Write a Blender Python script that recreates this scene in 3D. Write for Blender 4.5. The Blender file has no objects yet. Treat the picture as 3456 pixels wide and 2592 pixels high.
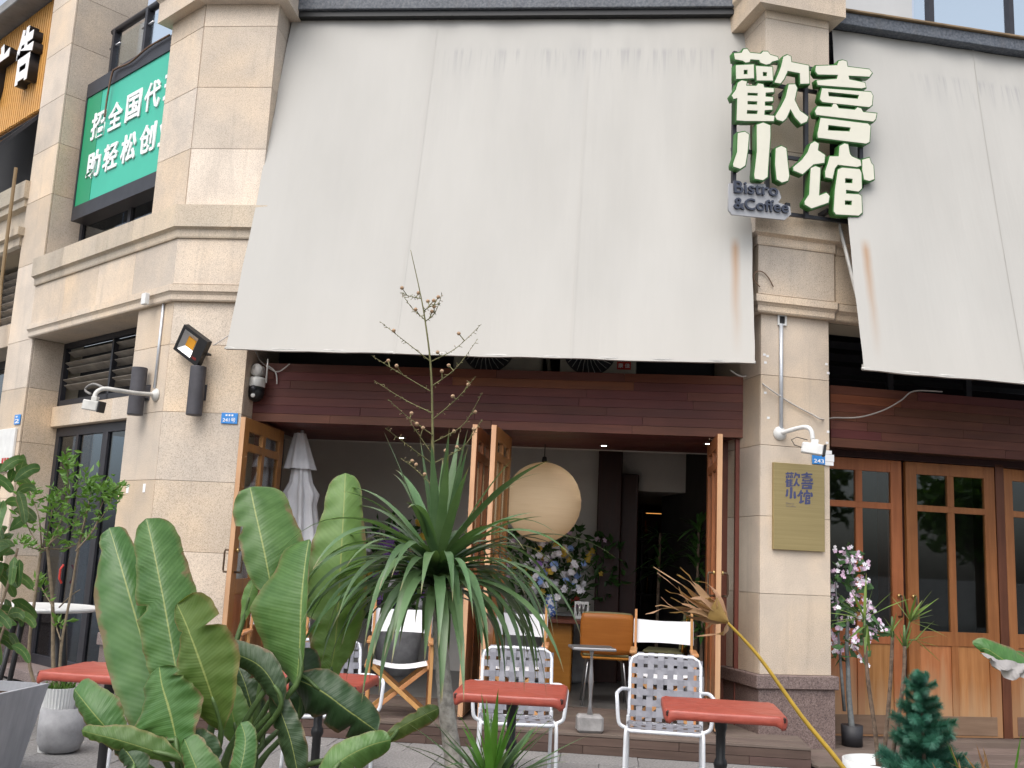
import bpy, math, random
from mathutils import Vector, Matrix
R_ = math.radians
rng = random.Random(11)
SC = bpy.context.scene
COL = SC.collection

# ------------------------------------------------------------------ camera
EYE = Vector((0.0, 0.0, 1.5)); FPX = 3400.0; PITCH = R_(9.78); ROLL = R_(2.68)
cd = bpy.data.cameras.new('camera'); cd.sensor_width = 36.0; cd.lens = 36.0*FPX/3456.0
cd.clip_start = 0.05; cd.clip_end = 3000
cam = bpy.data.objects.new('camera', cd); COL.objects.link(cam)
cam.matrix_world = Matrix.Translation(EYE) @ Matrix.Rotation(R_(90)+PITCH, 4, 'X') @ Matrix.Rotation(ROLL, 4, 'Z')
SC.camera = cam

# ------------------------------------------------------------------ sky, sun, exposure (bright overcast day)
SUN_EL, SUN_AZ = 58.0, 205.0      # compass-like: degrees clockwise from +Y
w = bpy.data.worlds.new('World'); SC.world = w; w.use_nodes = True
nt = w.node_tree; nt.nodes.clear()
sky = nt.nodes.new('ShaderNodeTexSky'); sky.sky_type = 'NISHITA'; sky.sun_disc = False
sky.sun_elevation = R_(SUN_EL); sky.sun_rotation = R_(SUN_AZ); sky.air_density = 1.0; sky.dust_density = 4.0; sky.ozone_density = 1.0
hs = nt.nodes.new('ShaderNodeHueSaturation'); hs.inputs['Saturation'].default_value = 0.45
bg = nt.nodes.new('ShaderNodeBackground'); bg.inputs['Strength'].default_value = 0.15
wo = nt.nodes.new('ShaderNodeOutputWorld')
nt.links.new(sky.outputs[0], hs.inputs['Color']); nt.links.new(hs.outputs[0], bg.inputs['Color']); nt.links.new(bg.outputs[0], wo.inputs['Surface'])
ld = bpy.data.lights.new('sun', 'SUN'); ld.energy = 1.0; ld.angle = R_(60); ld.color = (1.0, 0.965, 0.92)
sun = bpy.data.objects.new('sun', ld); COL.objects.link(sun)
az = R_(SUN_AZ); el = R_(SUN_EL)
sdir = Vector((math.sin(az)*math.cos(el), math.cos(az)*math.cos(el), math.sin(el)))
sun.rotation_euler = sdir.to_track_quat('Z', 'Y').to_euler()
SC.view_settings.view_transform = 'Standard'; SC.view_settings.look = 'None'
SC.view_settings.exposure = 0.85; SC.view_settings.gamma = 1.0; SC.view_settings.use_curve_mapping = False
SC.cycles.use_adaptive_sampling = True; SC.cycles.adaptive_threshold = 0.02; SC.cycles.max_bounces = 6; SC.cycles.diffuse_bounces = 3; SC.cycles.glossy_bounces = 3; SC.cycles.transparent_max_bounces = 10

# ------------------------------------------------------------------ surveying helpers: points of the place from photograph pixels
def ray(x, y):
    u = (x-1728.0)/FPX; v = (y-1296.0)/FPX; c, s = math.cos(ROLL), math.sin(ROLL)
    u0 = c*u+s*v; v0 = -s*u+c*v
    cp, sp = math.cos(PITCH), math.sin(PITCH)
    return Vector((u0, cp+sp*v0, sp-cp*v0))
def at(x, y, Y):
    r = ray(x, y); return EYE + r*(Y/r.y)
def atz(x, y, z):
    r = ray(x, y); return EYE + r*((z-EYE.z)/r.z)
def atD(x, y, Y): return at(x*1.5624, y*1.5624, Y)

class Fr:                                   # a facade plane: x along it, y into the building, z up
    def __init__(s, ox, oy, deg):
        s.o = Vector((ox, oy, 0)); s.a = R_(deg)
        s.m = Matrix.Translation(s.o) @ Matrix.Rotation(s.a, 4, 'Z'); s.inv = s.m.inverted()
    def at(s, x, y, v=0.0):
        o = s.inv @ EYE; d = (s.inv.to_3x3() @ ray(x, y)); k = (-v-o.y)/d.y
        return o + d*k
    def w(s, x, y, z=0.0): return s.m @ Vector((x, y, z))
FM = Fr(0.0, 9.827, -5.65); FW = Fr(-3.231, 9.292, -42.5); FP = Fr(2.184, 8.705, 13.3); FR = Fr(3.352, 9.604, 10.45)
F0 = Fr(0, 0, 0)

# ------------------------------------------------------------------ mesh builder
class MB:
    def __init__(s): s.v = []; s.f = []; s.uv = None
    def quad(s, a, b, c, d):
        n = len(s.v); s.v += [tuple(a), tuple(b), tuple(c), tuple(d)]; s.f.append((n, n+1, n+2, n+3)); return s
    def poly(s, pts):
        n = len(s.v); s.v += [tuple(p) for p in pts]; s.f.append(tuple(range(n, n+len(pts)))); return s
    def box(s, x0, x1, y0, y1, z0, z1, m=None):
        n = len(s.v)
        P = [(x0,y0,z0),(x1,y0,z0),(x1,y1,z0),(x0,y1,z0),(x0,y0,z1),(x1,y0,z1),(x1,y1,z1),(x0,y1,z1)]
        if m is not None: P = [tuple(m @ Vector(p)) for p in P]
        s.v += P
        s.f += [tuple(n+i for i in q) for q in ((0,3,2,1),(4,5,6,7),(0,1,5,4),(1,2,6,5),(2,3,7,6),(3,0,4,7))]
        return s
    def cbox(s, x0, x1, y0, y1, z0, z1, c=0.004, m=None):      # box with every edge chamfered
        n = len(s.v); P = []
        for (sx, sy, sz) in [(a,b,d) for a in (0,1) for b in (0,1) for d in (0,1)]:
            X = (x0, x1)[sx]; Y = (y0, y1)[sy]; Z = (z0, z1)[sz]
            ix = c if sx == 0 else -c; iy = c if sy == 0 else -c; iz = c if sz == 0 else -c
            P += [(X, Y+iy, Z+iz), (X+ix, Y, Z+iz), (X+ix, Y+iy, Z)]
        if m is not None: P = [tuple(m @ Vector(p)) for p in P]
        s.v += P
        def id(a,b,d,k): return n+(a*4+b*2+d)*3+k
        F = []
        F.append((id(0,0,0,0),id(0,0,1,0),id(0,1,1,0),id(0,1,0,0))); F.append((id(1,0,0,0),id(1,1,0,0),id(1,1,1,0),id(1,0,1,0)))
        F.append((id(0,0,0,1),id(1,0,0,1),id(1,0,1,1),id(0,0,1,1))); F.append((id(0,1,0,1),id(0,1,1,1),id(1,1,1,1),id(1,1,0,1)))
        F.append((id(0,0,0,2),id(0,1,0,2),id(1,1,0,2),id(1,0,0,2))); F.append((id(0,0,1,2),id(1,0,1,2),id(1,1,1,2),id(0,1,1,2)))
        for a in (0,1):
            for b in (0,1):
                q = (id(a,b,0,0),id(a,b,0,1),id(a,b,1,1),id(a,b,1,0)); F.append(q if (a+b)%2 == 0 else q[::-1])
        for a in (0,1):
            for d in (0,1):
                q = (id(a,0,d,0),id(a,1,d,0),id(a,1,d,2),id(a,0,d,2)); F.append(q if (a+d)%2 == 0 else q[::-1])
        for b in (0,1):
            for d in (0,1):
                q = (id(0,b,d,1),id(0,b,d,2),id(1,b,d,2),id(1,b,d,1)); F.append(q if (b+d)%2 == 0 else q[::-1])
        for a in (0,1):
            for b in (0,1):
                for d in (0,1):
                    t = (id(a,b,d,0),id(a,b,d,2),id(a,b,d,1)); F.append(t if (a+b+d)%2 == 0 else t[::-1])
        s.f += F; return s
    def tube(s, pts, r, n=8, cap=True):
        pts = [Vector(p) for p in pts]; k = len(pts); rs = r if isinstance(r, (list, tuple)) else [r]*k
        base = len(s.v); up = None
        for i, p in enumerate(pts):
            t = (pts[min(i+1, k-1)]-pts[max(i-1, 0)]).normalized()
            if up is None:
                up = Vector((0,0,1)) if abs(t.z) < .9 else Vector((1,0,0))
            a = t.cross(up).normalized(); b = a.cross(t).normalized(); up = b
            for j in range(n):
                th = 2*math.pi*j/n; q = p + (a*math.cos(th)+b*math.sin(th))*rs[i]; s.v.append(tuple(q))
        for i in range(k-1):
            for j in range(n):
                a0 = base+i*n+j; b0 = base+i*n+(j+1)%n; s.f.append((a0, b0, b0+n, a0+n))
        if cap:
            s.f.append(tuple(base+j for j in range(n))[::-1]); s.f.append(tuple(base+(k-1)*n+j for j in range(n)))
        return s
    def lathe(s, prof, n=24, c=(0,0,0), m=None):
        base = len(s.v); c = Vector(c)
        for (r, z) in prof:
            for j in range(n):
                th = 2*math.pi*j/n; p = Vector((r*math.cos(th), r*math.sin(th), z))
                if m is not None: p = m @ p
                s.v.append(tuple(c+p))
        for i in range(len(prof)-1):
            for j in range(n):
                a = base+i*n+j; b = base+i*n+(j+1)%n; s.f.append((a, b, b+n, a+n))
        if prof[0][0] > 1e-5: s.f.append(tuple(base+j for j in range(n))[::-1])
        if prof[-1][0] > 1e-5: s.f.append(tuple(base+(len(prof)-1)*n+j for j in range(n)))
        return s
    def prism(s, pl, z0, z1):                # plan polygon (ccw) extruded upward
        n = len(s.v); k = len(pl)
        s.v += [(p[0], p[1], z0) for p in pl] + [(p[0], p[1], z1) for p in pl]
        s.f.append(tuple(range(n+k-1, n-1, -1))); s.f.append(tuple(range(n+k, n+2*k)))
        for i in range(k):
            j = (i+1) % k; s.f.append((n+i, n+j, n+k+j, n+k+i))
        return s
    def grid(s, rows, close=False):          # rows of points -> quads, with uv
        base = len(s.v); nr = len(rows); nc = len(rows[0])
        for r in rows: s.v += [tuple(p) for p in r]
        for i in range(nr-1):
            for j in range(nc-1 + (1 if close else 0)):
                a = base+i*nc+j; b = base+i*nc+(j+1) % nc; s.f.append((a, b, b+nc, a+nc))
        return s
    def mesh(s, name, smooth=False):
        me = bpy.data.meshes.new(name); me.from_pydata(s.v, [], s.f); me.update()
        if smooth: me.polygons.foreach_set('use_smooth', [True]*len(me.polygons))
        if s.uv is not None:
            l = me.uv_layers.new(name='UVMap'); 
            for lp in me.loops: l.data[lp.index].uv = s.uv[lp.vertex_index]
        return me
    def obj(s, name, m, parent=None, fr=None, smooth=False, loc=None, rz=0.0, **kw):
        return link(name, s.mesh(name, smooth), m, parent, fr, loc, rz, **kw)
def link(name, me, m, parent=None, fr=None, loc=None, rz=0.0, **kw):
    o = bpy.data.objects.new(name, me); COL.objects.link(o)
    if m is not None and me is not None:
        if not me.materials: me.materials.append(m)
    if parent is not None: o.parent = parent
    if fr is not None: o.location = fr.o; o.rotation_euler = (0, 0, fr.a)
    if loc is not None: o.location = loc; o.rotation_euler = (0, 0, rz)
    for k, v in kw.items(): o[k] = v
    return o
def thing(name, label, cat, loc=(0,0,0), rz=0.0, group=None, fr=None):
    o = bpy.data.objects.new(name, None); COL.objects.link(o); o.empty_display_size = .1
    o.location = loc; o.rotation_euler = (0, 0, rz)
    if fr is not None: o.location = fr.o; o.rotation_euler = (0, 0, fr.a)
    o['label'] = label; o['category'] = cat
    if group: o['group'] = group
    return o
def tag(o, label, cat, group=None):
    o['label'] = label; o['category'] = cat
    if group: o['group'] = group
    return o
def dup(o, label=None, loc=None, rz=None, group=None, parent=None):
    c = o.copy(); COL.objects.link(c); c.parent = parent
    if label: c['label'] = label
    if group: c['group'] = group
    if loc is not None: c.location = loc
    if rz is not None: c.rotation_euler = (0, 0, rz)
    for ch in list(o.children): dup(ch, parent=c)
    return c

# ------------------------------------------------------------------ materials
def newmat(name, col=(.5,.5,.5), rough=.6, metal=0.0, spec=.5):
    m = bpy.data.materials.new(name); m.use_nodes = True
    b = m.node_tree.nodes['Principled BSDF']
    b.inputs['Base Color'].default_value = (*col, 1); b.inputs['Roughness'].default_value = rough
    b.inputs['Metallic'].default_value = metal; b.inputs['Specular IOR Level'].default_value = spec
    return m, m.node_tree, b
def N(nt, t, **kw):
    n = nt.nodes.new(t)
    for k, v in kw.items(): setattr(n, k, v)
    return n
def setin(n, **kw):
    for k, v in kw.items(): n.inputs[k.replace('_', ' ')].default_value = v
    return n
def coords(nt, scale=(1,1,1), kind='Object', loc=(0,0,0)):
    tc = N(nt, 'ShaderNodeTexCoord'); mp = N(nt, 'ShaderNodeMapping'); mp.inputs['Scale'].default_value = scale; mp.inputs['Location'].default_value = loc
    nt.links.new(tc.outputs[kind], mp.inputs['Vector']); return mp.outputs[0]
def noise(nt, vec, scale, detail=3, rough=.55):
    n = N(nt, 'ShaderNodeTexNoise'); setin(n, Scale=scale, Detail=detail, Roughness=rough); nt.links.new(vec, n.inputs['Vector']); return n.outputs['Fac']
def ramp(nt, fac, stops):
    r = N(nt, 'ShaderNodeValToRGB'); e = r.color_ramp.elements
    while len(e) > 1: e.remove(e[-1])
    e[0].position = stops[0][0]; e[0].color = (*stops[0][1], 1)
    for p, c in stops[1:]:
        q = e.new(p); q.color = (*c, 1)
    nt.links.new(fac, r.inputs[0]); return r.outputs[0]
def mix(nt, a, b, f, mode='MIX'):
    n = N(nt, 'ShaderNodeMix', data_type='RGBA', blend_type=mode)
    for s, x in ((n.inputs[6], a), (n.inputs[7], b), (n.inputs[0], f)):
        if hasattr(x, 'links') or hasattr(x, 'is_output'): nt.links.new(x, s)
        elif isinstance(x, tuple): s.default_value = (*x, 1)
        else: s.default_value = x
    return n.outputs[2]
def bump(nt, b, h, strength=.3, dist=.01):
    n = N(nt, 'ShaderNodeBump'); setin(n, Strength=strength, Distance=dist); nt.links.new(h, n.inputs['Height']); nt.links.new(n.outputs[0], b.inputs['Normal'])
def mathn(nt, op, a, b=None, clamp=False):
    n = N(nt, 'ShaderNodeMath', operation=op, use_clamp=clamp)
    for i, x in enumerate((a, b)):
        if x is None: continue
        if isinstance(x, (int, float)): n.inputs[i].default_value = x
        else: nt.links.new(x, n.inputs[i])
    return n.outputs[0]
def objrand(nt): return N(nt, 'ShaderNodeObjectInfo').outputs['Random']
def gain(nt, rnd, lo, hi):
    n = N(nt, 'ShaderNodeMapRange'); setin(n, To_Min=lo, To_Max=hi); nt.links.new(rnd, n.inputs[0]); return n.outputs[0]
def hsv(nt, col, val=None, sat=None, hue=None):
    n = N(nt, 'ShaderNodeHueSaturation'); nt.links.new(col, n.inputs['Color'])
    for k, x in (('Value', val), ('Saturation', sat), ('Hue', hue)):
        if x is None: continue
        if isinstance(x, float): n.inputs[k].default_value = x
        else: nt.links.new(x, n.inputs[k])
    return n.outputs[0]

def stone_mat(name, c1, c2, dark, light, sp=150, var=.15, rough=.6, stain=0.0, yellow=0.25):
    m, nt, b = newmat(name, c1, rough); v = coords(nt)
    n1 = noise(nt, v, sp, 2, .6); c = ramp(nt, n1, [(.33, dark), (.45, c1), (.56, c2), (.70, light)])
    n2 = noise(nt, v, 2.2, 4, .6); c = mix(nt, c, ramp(nt, n2, [(.35, (.82,.80,.78)), (.65, (1.05,1.03,1.0))]), .8, 'MULTIPLY')
    y = noise(nt, v, 1.1, 3, .6); c = mix(nt, c, mix(nt, c, (1.12,.98,.78), 1.0, 'MULTIPLY'), ramp(nt, y, [(.45, (0,0,0)), (.7, (yellow*2,)*3)]))
    if stain:
        mp = coords(nt, (7, 7, .55)); st = noise(nt, mp, 1.0, 4, .65)
        c = mix(nt, c, (.10,.09,.08), ramp(nt, st, [(.56, (0,0,0)), (.78, (stain,)*3)]))
    c = hsv(nt, c, gain(nt, objrand(nt), 1-var, 1+var*.6), gain(nt, mathn(nt, 'FRACT', mathn(nt, 'MULTIPLY', objrand(nt), 9.13)), .82, 1.18)); nt.links.new(c, b.inputs['Base Color'])
    bump(nt, b, n1, .12, .004); return m
STONE = stone_mat('beige granite', (.575,.485,.39), (.655,.56,.46), (.38,.32,.25), (.69,.62,.52), stain=.22, yellow=.22)
STONE2 = stone_mat('weathered granite ledge', (.48,.41,.325), (.54,.47,.375), (.30,.25,.19), (.60,.53,.43), stain=.35, yellow=.15)
PLINTH = stone_mat('red brown granite', (.15,.112,.105), (.19,.145,.135), (.075,.056,.055), (.27,.215,.20), sp=110, yellow=0.0)
GROUT, _nt, _b = newmat('stone joint', (.46,.40,.30), .9)
BEAM = stone_mat('blue grey coated beam', (.085,.10,.125), (.11,.125,.15), (.06,.07,.09), (.15,.165,.19), sp=40, var=.05, stain=.35, yellow=0.0)
TILE_DK = stone_mat('dark grey wall tile', (.07,.075,.082), (.085,.09,.098), (.05,.052,.058), (.11,.115,.125), sp=30, var=.2, yellow=0.0)

def wood_mat(name, c1, c2, var=.25, rough=.5, sc=(2.5, 30, 30), scratch=.0, fade=None, spec=.3):
    m, nt, b = newmat(name, c1, rough, spec=spec)
    tc = N(nt, 'ShaderNodeTexCoord'); mp = N(nt, 'ShaderNodeMapping'); mp.inputs['Scale'].default_value = sc
    rn = objrand(nt); cm = N(nt, 'ShaderNodeCombineXYZ'); s = mathn(nt, 'MULTIPLY', rn, 37.0)
    for i in range(3): nt.links.new(s, cm.inputs[i])
    nt.links.new(cm.outputs[0], mp.inputs['Location']); nt.links.new(tc.outputs['Object'], mp.inputs['Vector'])
    n1 = noise(nt, mp.outputs[0], 1.0, 5, .62)
    c = ramp(nt, n1, [(.3, c1), (.7, c2)])
    n2 = noise(nt, coords(nt), 1.7, 3, .6); c = mix(nt, c, ramp(nt, n2, [(.35, (.80,.78,.78)), (.65, (1.08,1.05,1.05))]), .7, 'MULTIPLY')
    c = hsv(nt, c, gain(nt, rn, 1-var, 1+var), None, gain(nt, mathn(nt, 'FRACT', mathn(nt, 'MULTIPLY', rn, 7.31)), .492, .512))
    if fade:                               # worn pale band low on the timber
        sx = N(nt, 'ShaderNodeSeparateXYZ'); nt.links.new(tc.outputs['Object'], sx.inputs[0])
        nz = noise(nt, coords(nt, (9, 9, .8)), 1.0, 4, .6)
        h = mathn(nt, 'ADD', sx.outputs[2], mathn(nt, 'MULTIPLY', nz, -1.1))
        f = N(nt, 'ShaderNodeMapRange'); setin(f, From_Min=.05, From_Max=-.35, To_Min=0.0, To_Max=.75); nt.links.new(h, f.inputs[0])
        c = mix(nt, c, fade, f.outputs[0])
    nt.links.new(c, b.inputs['Base Color']); bump(nt, b, n1, .1, .003)
    r = N(nt, 'ShaderNodeMapRange'); setin(r, To_Min=rough-.12, To_Max=rough+.15); nt.links.new(n1, r.inputs[0]); nt.links.new(r.outputs[0], b.inputs['Roughness'])
    return m
PLANK = wood_mat('dark red cladding board', (.108,.033,.028), (.148,.048,.039), .16, .5)
PLANK_O = wood_mat('orange brown cladding board', (.14,.048,.024), (.20,.072,.034), .18, .5)
PLANK_M = wood_mat('brown red cladding board', (.11,.038,.026), (.16,.058,.038), .25, .5)
DARKWOOD = wood_mat('dark mahogany', (.035,.014,.012), (.055,.02,.017), .2, .45, (25, 25, 1.8))
REDWOOD = wood_mat('red brown jamb', (.11,.032,.02), (.16,.05,.03), .15, .45, (25, 25, 1.8))
DOORWOOD = wood_mat('orange door timber', (.27,.098,.032), (.38,.15,.052), .14, .42, (28, 28, 1.6), fade=(.36,.21,.11))
DOORPANEL = wood_mat('orange door panel', (.27,.10,.034), (.45,.20,.075), .12, .45, (20, 20, 1.0), fade=(.42,.27,.15))
KICK = wood_mat('worn kick plate', (.17,.105,.07), (.22,.145,.10), .1, .6)
PINE = wood_mat('pale varnished beech', (.42,.20,.075), (.52,.27,.115), .12, .45, (20, 20, 2.0))
DECK = wood_mat('grey brown decking', (.115,.088,.074), (.165,.13,.11), .18, .75, (2.0, 40, 40), spec=.25)
RISER = wood_mat('brown deck riser', (.078,.05,.042), (.11,.073,.062), .15, .7, (2.0, 30, 30), spec=.25)
CHAIRWOOD = wood_mat('orange plywood', (.36,.13,.02), (.44,.17,.03), .05, .4, (2, 20, 30))

def plain(name, col, rough=.5, metal=0.0, spec=.5, nz=.0, sc=6.0, bmp=0.0):
    m, nt, b = newmat(name, col, rough, metal, spec)
    if nz or bmp:
        f = noise(nt, coords(nt), sc, 4, .6)
        if nz:
            c = mix(nt, col, ramp(nt, f, [(.3, (1-nz,)*3), (.7, (1+nz*.6,)*3)]), 1.0, 'MULTIPLY'); nt.links.new(c, b.inputs['Base Color'])
        if bmp: bump(nt, b, f, bmp, .01)
    return m
BLACKM = plain('black metal', (.012,.012,.013), .45, 0, .5, .2, 9)
DARKM = plain('dark grey metal', (.035,.035,.042), .45, .3, .5, .2, 9)
LAMPM = plain('charcoal lamp paint', (.062,.06,.068), .6, 0, .4, .25, 8)
SLATM = plain('brown grey louvre metal', (.34,.30,.255), .55, .2, .4, .35, 5)
WHITEP = plain('white painted steel', (.66,.68,.71), .38, 0, .5, .10, 14)
WHITEPL = plain('white plastic', (.68,.68,.66), .4, 0, .5, .10, 10)
GREYPL = plain('weathered camera housing', (.50,.49,.46), .5, 0, .5, .25, 8)
STEEL = plain('brushed steel', (.42,.42,.43), .35, .9, .5, .15, 12)
GALV = plain('galvanised conduit', (.55,.58,.62), .4, .4, .5, .12, 12)
BRASS = plain('brass', (.55,.40,.17), .35, .9)
CONC = plain('cast grey concrete', (.30,.29,.285), .8, 0, .3, .35, 9, .2)
VOID = plain('shaft shade black', (.03,.03,.032), .9)  # near-black colour stands in for the shade in shafts and openings
WALLIN = plain('grey plaster', (.62,.59,.55), .8, 0, .3, .05, 2)
CEILIN = plain('interior ceiling paint', (.30,.285,.26), .85, 0, .3, .05, 2)
FLOORIN = plain('polished concrete floor', (.13,.125,.12), .35, 0, .5, .3, 3)
GREENP = plain('green sign side', (.025,.13,.018), .45, 0, .5, .1, 6)
CREAM = plain('cream acrylic sign face', (.68,.66,.55), .35, 0, .5, .05, 5)
BLUEP = plain('blue enamel', (.03,.22,.60), .35)
PLATEG = plain('frosted grey acrylic', (.33,.335,.35), .3, 0, .5, .1, 6)
NAVY = plain('navy print', (.055,.062,.15), .5)
DNAVY = plain('dark blue grey letters', (.035,.042,.065), .4)
PALEB = plain('faded blue print', (.24,.20,.14), .6)
REDL = plain('red label', (.45,.03,.02), .5)
WHITE = plain('white print', (.80,.80,.80), .5)
BLACKS = plain('black letter return', (.012,.012,.014), .4)
SOIL = plain('potting soil', (.07,.045,.03), .95, 0, .2, .5, 30, .8)
CREAMAC = plain('aged air conditioner casing', (.38,.35,.28), .5, 0, .4, .15, 5)
WEB = plain('grey plastic webbing', (.20,.20,.225), .5, 0, .4, .10, 20)
GREYPOT = plain('grey cement pot', (.34,.34,.35), .75, 0, .3, .25, 9, .15)
WHITEPOT = plain('glazed white pot', (.62,.63,.62), .4, 0, .5, .12, 6)
BLACKPOT = plain('black nursery pot', (.022,.022,.026), .6)
ORANGE = plain('amber led chip', (.75,.33,.02), .5)
ALU = plain('floodlight reflector', (.55,.56,.56), .3, .6)
OLIVE = plain('olive cushion', (.17,.16,.08), .8)
HANDLEB = plain('aged bronze', (.11,.075,.05), .4, .7)
PLAQUE, nt, b = newmat('brushed brass plaque', (.36,.27,.105), .5, .55)
f_ = noise(nt, coords(nt, (1.5, 40, 90)), 1.0, 4, .6); nt.links.new(ramp(nt, f_, [(.3, (.33,.26,.12)), (.7, (.40,.315,.15))]), b.inputs['Base Color'])
PAPER, nt, b = newmat('rice paper', (.70,.55,.36), .9, 0, .1)
f_ = noise(nt, coords(nt, (3, 3, 90)), 1.0, 3, .6); nt.links.new(ramp(nt, f_, [(.3, (.66,.53,.36)), (.7, (.71,.58,.41))]), b.inputs['Base Color']); bump(nt, b, f_, .10, .003)
setin(b, Emission_Color=(1.0,.62,.30,1), Emission_Strength=.09)
PARASOL = plain('grey parasol canvas', (.70,.70,.72), .9, 0, .1, .12, 4)
CANVASW = plain('white canvas', (.74,.75,.78), .85, 0, .2, .05, 6)
# vinyl table cover
VINYL, nt, b = newmat('red vinyl cover', (.34,.066,.042), .38, 0, .5)
f_ = noise(nt, coords(nt), 14, 4, .6); nt.links.new(ramp(nt, f_, [(.3, (.28,.052,.034)), (.7, (.36,.076,.05))]), b.inputs['Base Color']); bump(nt, b, noise(nt, coords(nt, (1, 3, 3)), 9, 3, .5), .3, .012)
r_ = N(nt, 'ShaderNodeMapRange'); setin(r_, To_Min=.22, To_Max=.6); nt.links.new(noise(nt, coords(nt), 5, 5, .7), r_.inputs[0]); nt.links.new(r_.outputs[0], b.inputs['Roughness'])
# glass
def glass_mat(name, tint, gl=1.0, rough=.02, clear=.95):
    m = bpy.data.materials.new(name); m.use_nodes = True; nt = m.node_tree; nt.nodes.clear()
    o = N(nt, 'ShaderNodeOutputMaterial'); mx = N(nt, 'ShaderNodeMixShader'); t = N(nt, 'ShaderNodeBsdfTransparent'); g = N(nt, 'ShaderNodeBsdfGlossy')
    t.inputs[0].default_value = (*tint, 1); g.inputs['Roughness'].default_value = rough; g.inputs[0].default_value = (.9,.93,.95,1)
    fr = N(nt, 'ShaderNodeLayerWeight'); fr.inputs['Blend'].default_value = .5
    f = mathn(nt, 'MULTIPLY', mathn(nt, 'ADD', mathn(nt, 'MULTIPLY', mathn(nt, 'POWER', fr.outputs['Facing'], 5.0), .9), .035), gl, True)
    nt.links.new(f, mx.inputs[0]); nt.links.new(t.outputs[0], mx.inputs[1]); nt.links.new(g.outputs[0], mx.inputs[2]); nt.links.new(mx.outputs[0], o.inputs[0]); return m
GLASS = glass_mat('door glass', (.80,.84,.83), 1.3)
GLASSB = glass_mat('tinted shop glass', (.30,.36,.42), 1.8, .05)
GLASSR = glass_mat('railing glass', (.93,.97,.98), .9)
# awning canvas with weather stains
def awning_mat(name, rx, top, stain_x0, stain_x1, rust_len, slant=0.0):
    m, nt, b = newmat(name, (.66,.65,.625), .8, 0, .15)
    tc = N(nt, 'ShaderNodeTexCoord'); sx = N(nt, 'ShaderNodeSeparateXYZ'); nt.links.new(tc.outputs['Object'], sx.inputs[0]); X, Z = sx.outputs[0], sx.outputs[2]
    c = ramp(nt, noise(nt, coords(nt, (1.3, 1, .35)), 1.0, 4, .6), [(.3, (.398,.388,.364)), (.7, (.440,.430,.405))])
    st = noise(nt, coords(nt, (3.2, 1, .25)), 1.0, 4, .62)
    def rng_(v, a, b_, lo=0.0, hi=1.0):
        n = N(nt, 'ShaderNodeMapRange', clamp=True); setin(n, From_Min=a, From_Max=b_, To_Min=lo, To_Max=hi); nt.links.new(v, n.inputs[0]); return n.outputs[0]
    band = mathn(nt, 'MULTIPLY', rng_(Z, top-1.9, top-.35), rng_(Z, top-.22, top-.40))
    band = mathn(nt, 'MULTIPLY', band, mathn(nt, 'MULTIPLY', rng_(X, stain_x0, stain_x0+.5), rng_(X, stain_x1, stain_x1-.4)))
    streak = ramp(nt, st, [(.42, (0,0,0)), (.66, (1,1,1))])
    c = mix(nt, c, (.27,.27,.27), mathn(nt, 'MULTIPLY', mathn(nt, 'MULTIPLY', band, streak), .30))
    # scalloped drip rims under the top hem
    dr = N(nt, 'ShaderNodeTexNoise'); setin(dr, Scale=1.0, Detail=2.0); nt.links.new(coords(nt, (26, 1, 1.2)), dr.inputs['Vector'])
    rim = mathn(nt, 'MULTIPLY', rng_(Z, top-.75, top-.42), rng_(Z, top-.36, top-.42))
    rim = mathn(nt, 'MULTIPLY', rim, mathn(nt, 'MULTIPLY', rng_(X, stain_x0, stain_x0+.3), ramp(nt, dr.outputs['Fac'], [(.5, (0,0,0)), (.62, (1,1,1))])))
    c = mix(nt, c, (.25,.25,.26), mathn(nt, 'MULTIPLY', rim, .42))
    # dust line low down
    c = mix(nt, c, (.45,.43,.395), mathn(nt, 'MULTIPLY', rng_(Z, 3.9, 3.2), .5))
    # rust run
    wob = mathn(nt, 'MULTIPLY', mathn(nt, 'SUBTRACT', noise(nt, coords(nt, (1, 1, 1.5)), 1.5, 2), .5), .04)
    dx = mathn(nt, 'ABSOLUTE', mathn(nt, 'SUBTRACT', mathn(nt, 'ADD', mathn(nt, 'SUBTRACT', X, mathn(nt, 'MULTIPLY', mathn(nt, 'SUBTRACT', Z, 4.2), slant)), wob), rx))
    ru = mathn(nt, 'MULTIPLY', rng_(dx, .055, .0), mathn(nt, 'MULTIPLY', rng_(Z, 4.42, 4.30), rng_(Z, 4.15-rust_len, 4.25)))
    c = mix(nt, c, (.33,.17,.065), mathn(nt, 'MULTIPLY', ru, .7))
    nt.links.new(c, b.inputs['Base Color'])
    bump(nt, b, noise(nt, coords(nt, (5, 1, .4)), 1.0, 3), .25, .03)
    return m
AWN1 = awning_mat('awning canvas', FM.at(2481,880,1.06).x, 6.84, -.9, 2.3, .9)
AWN2 = awning_mat('awning canvas wing', FR.at(2932,880,1.1).x, 6.70, .2, 2.2, .9, .055)
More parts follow.
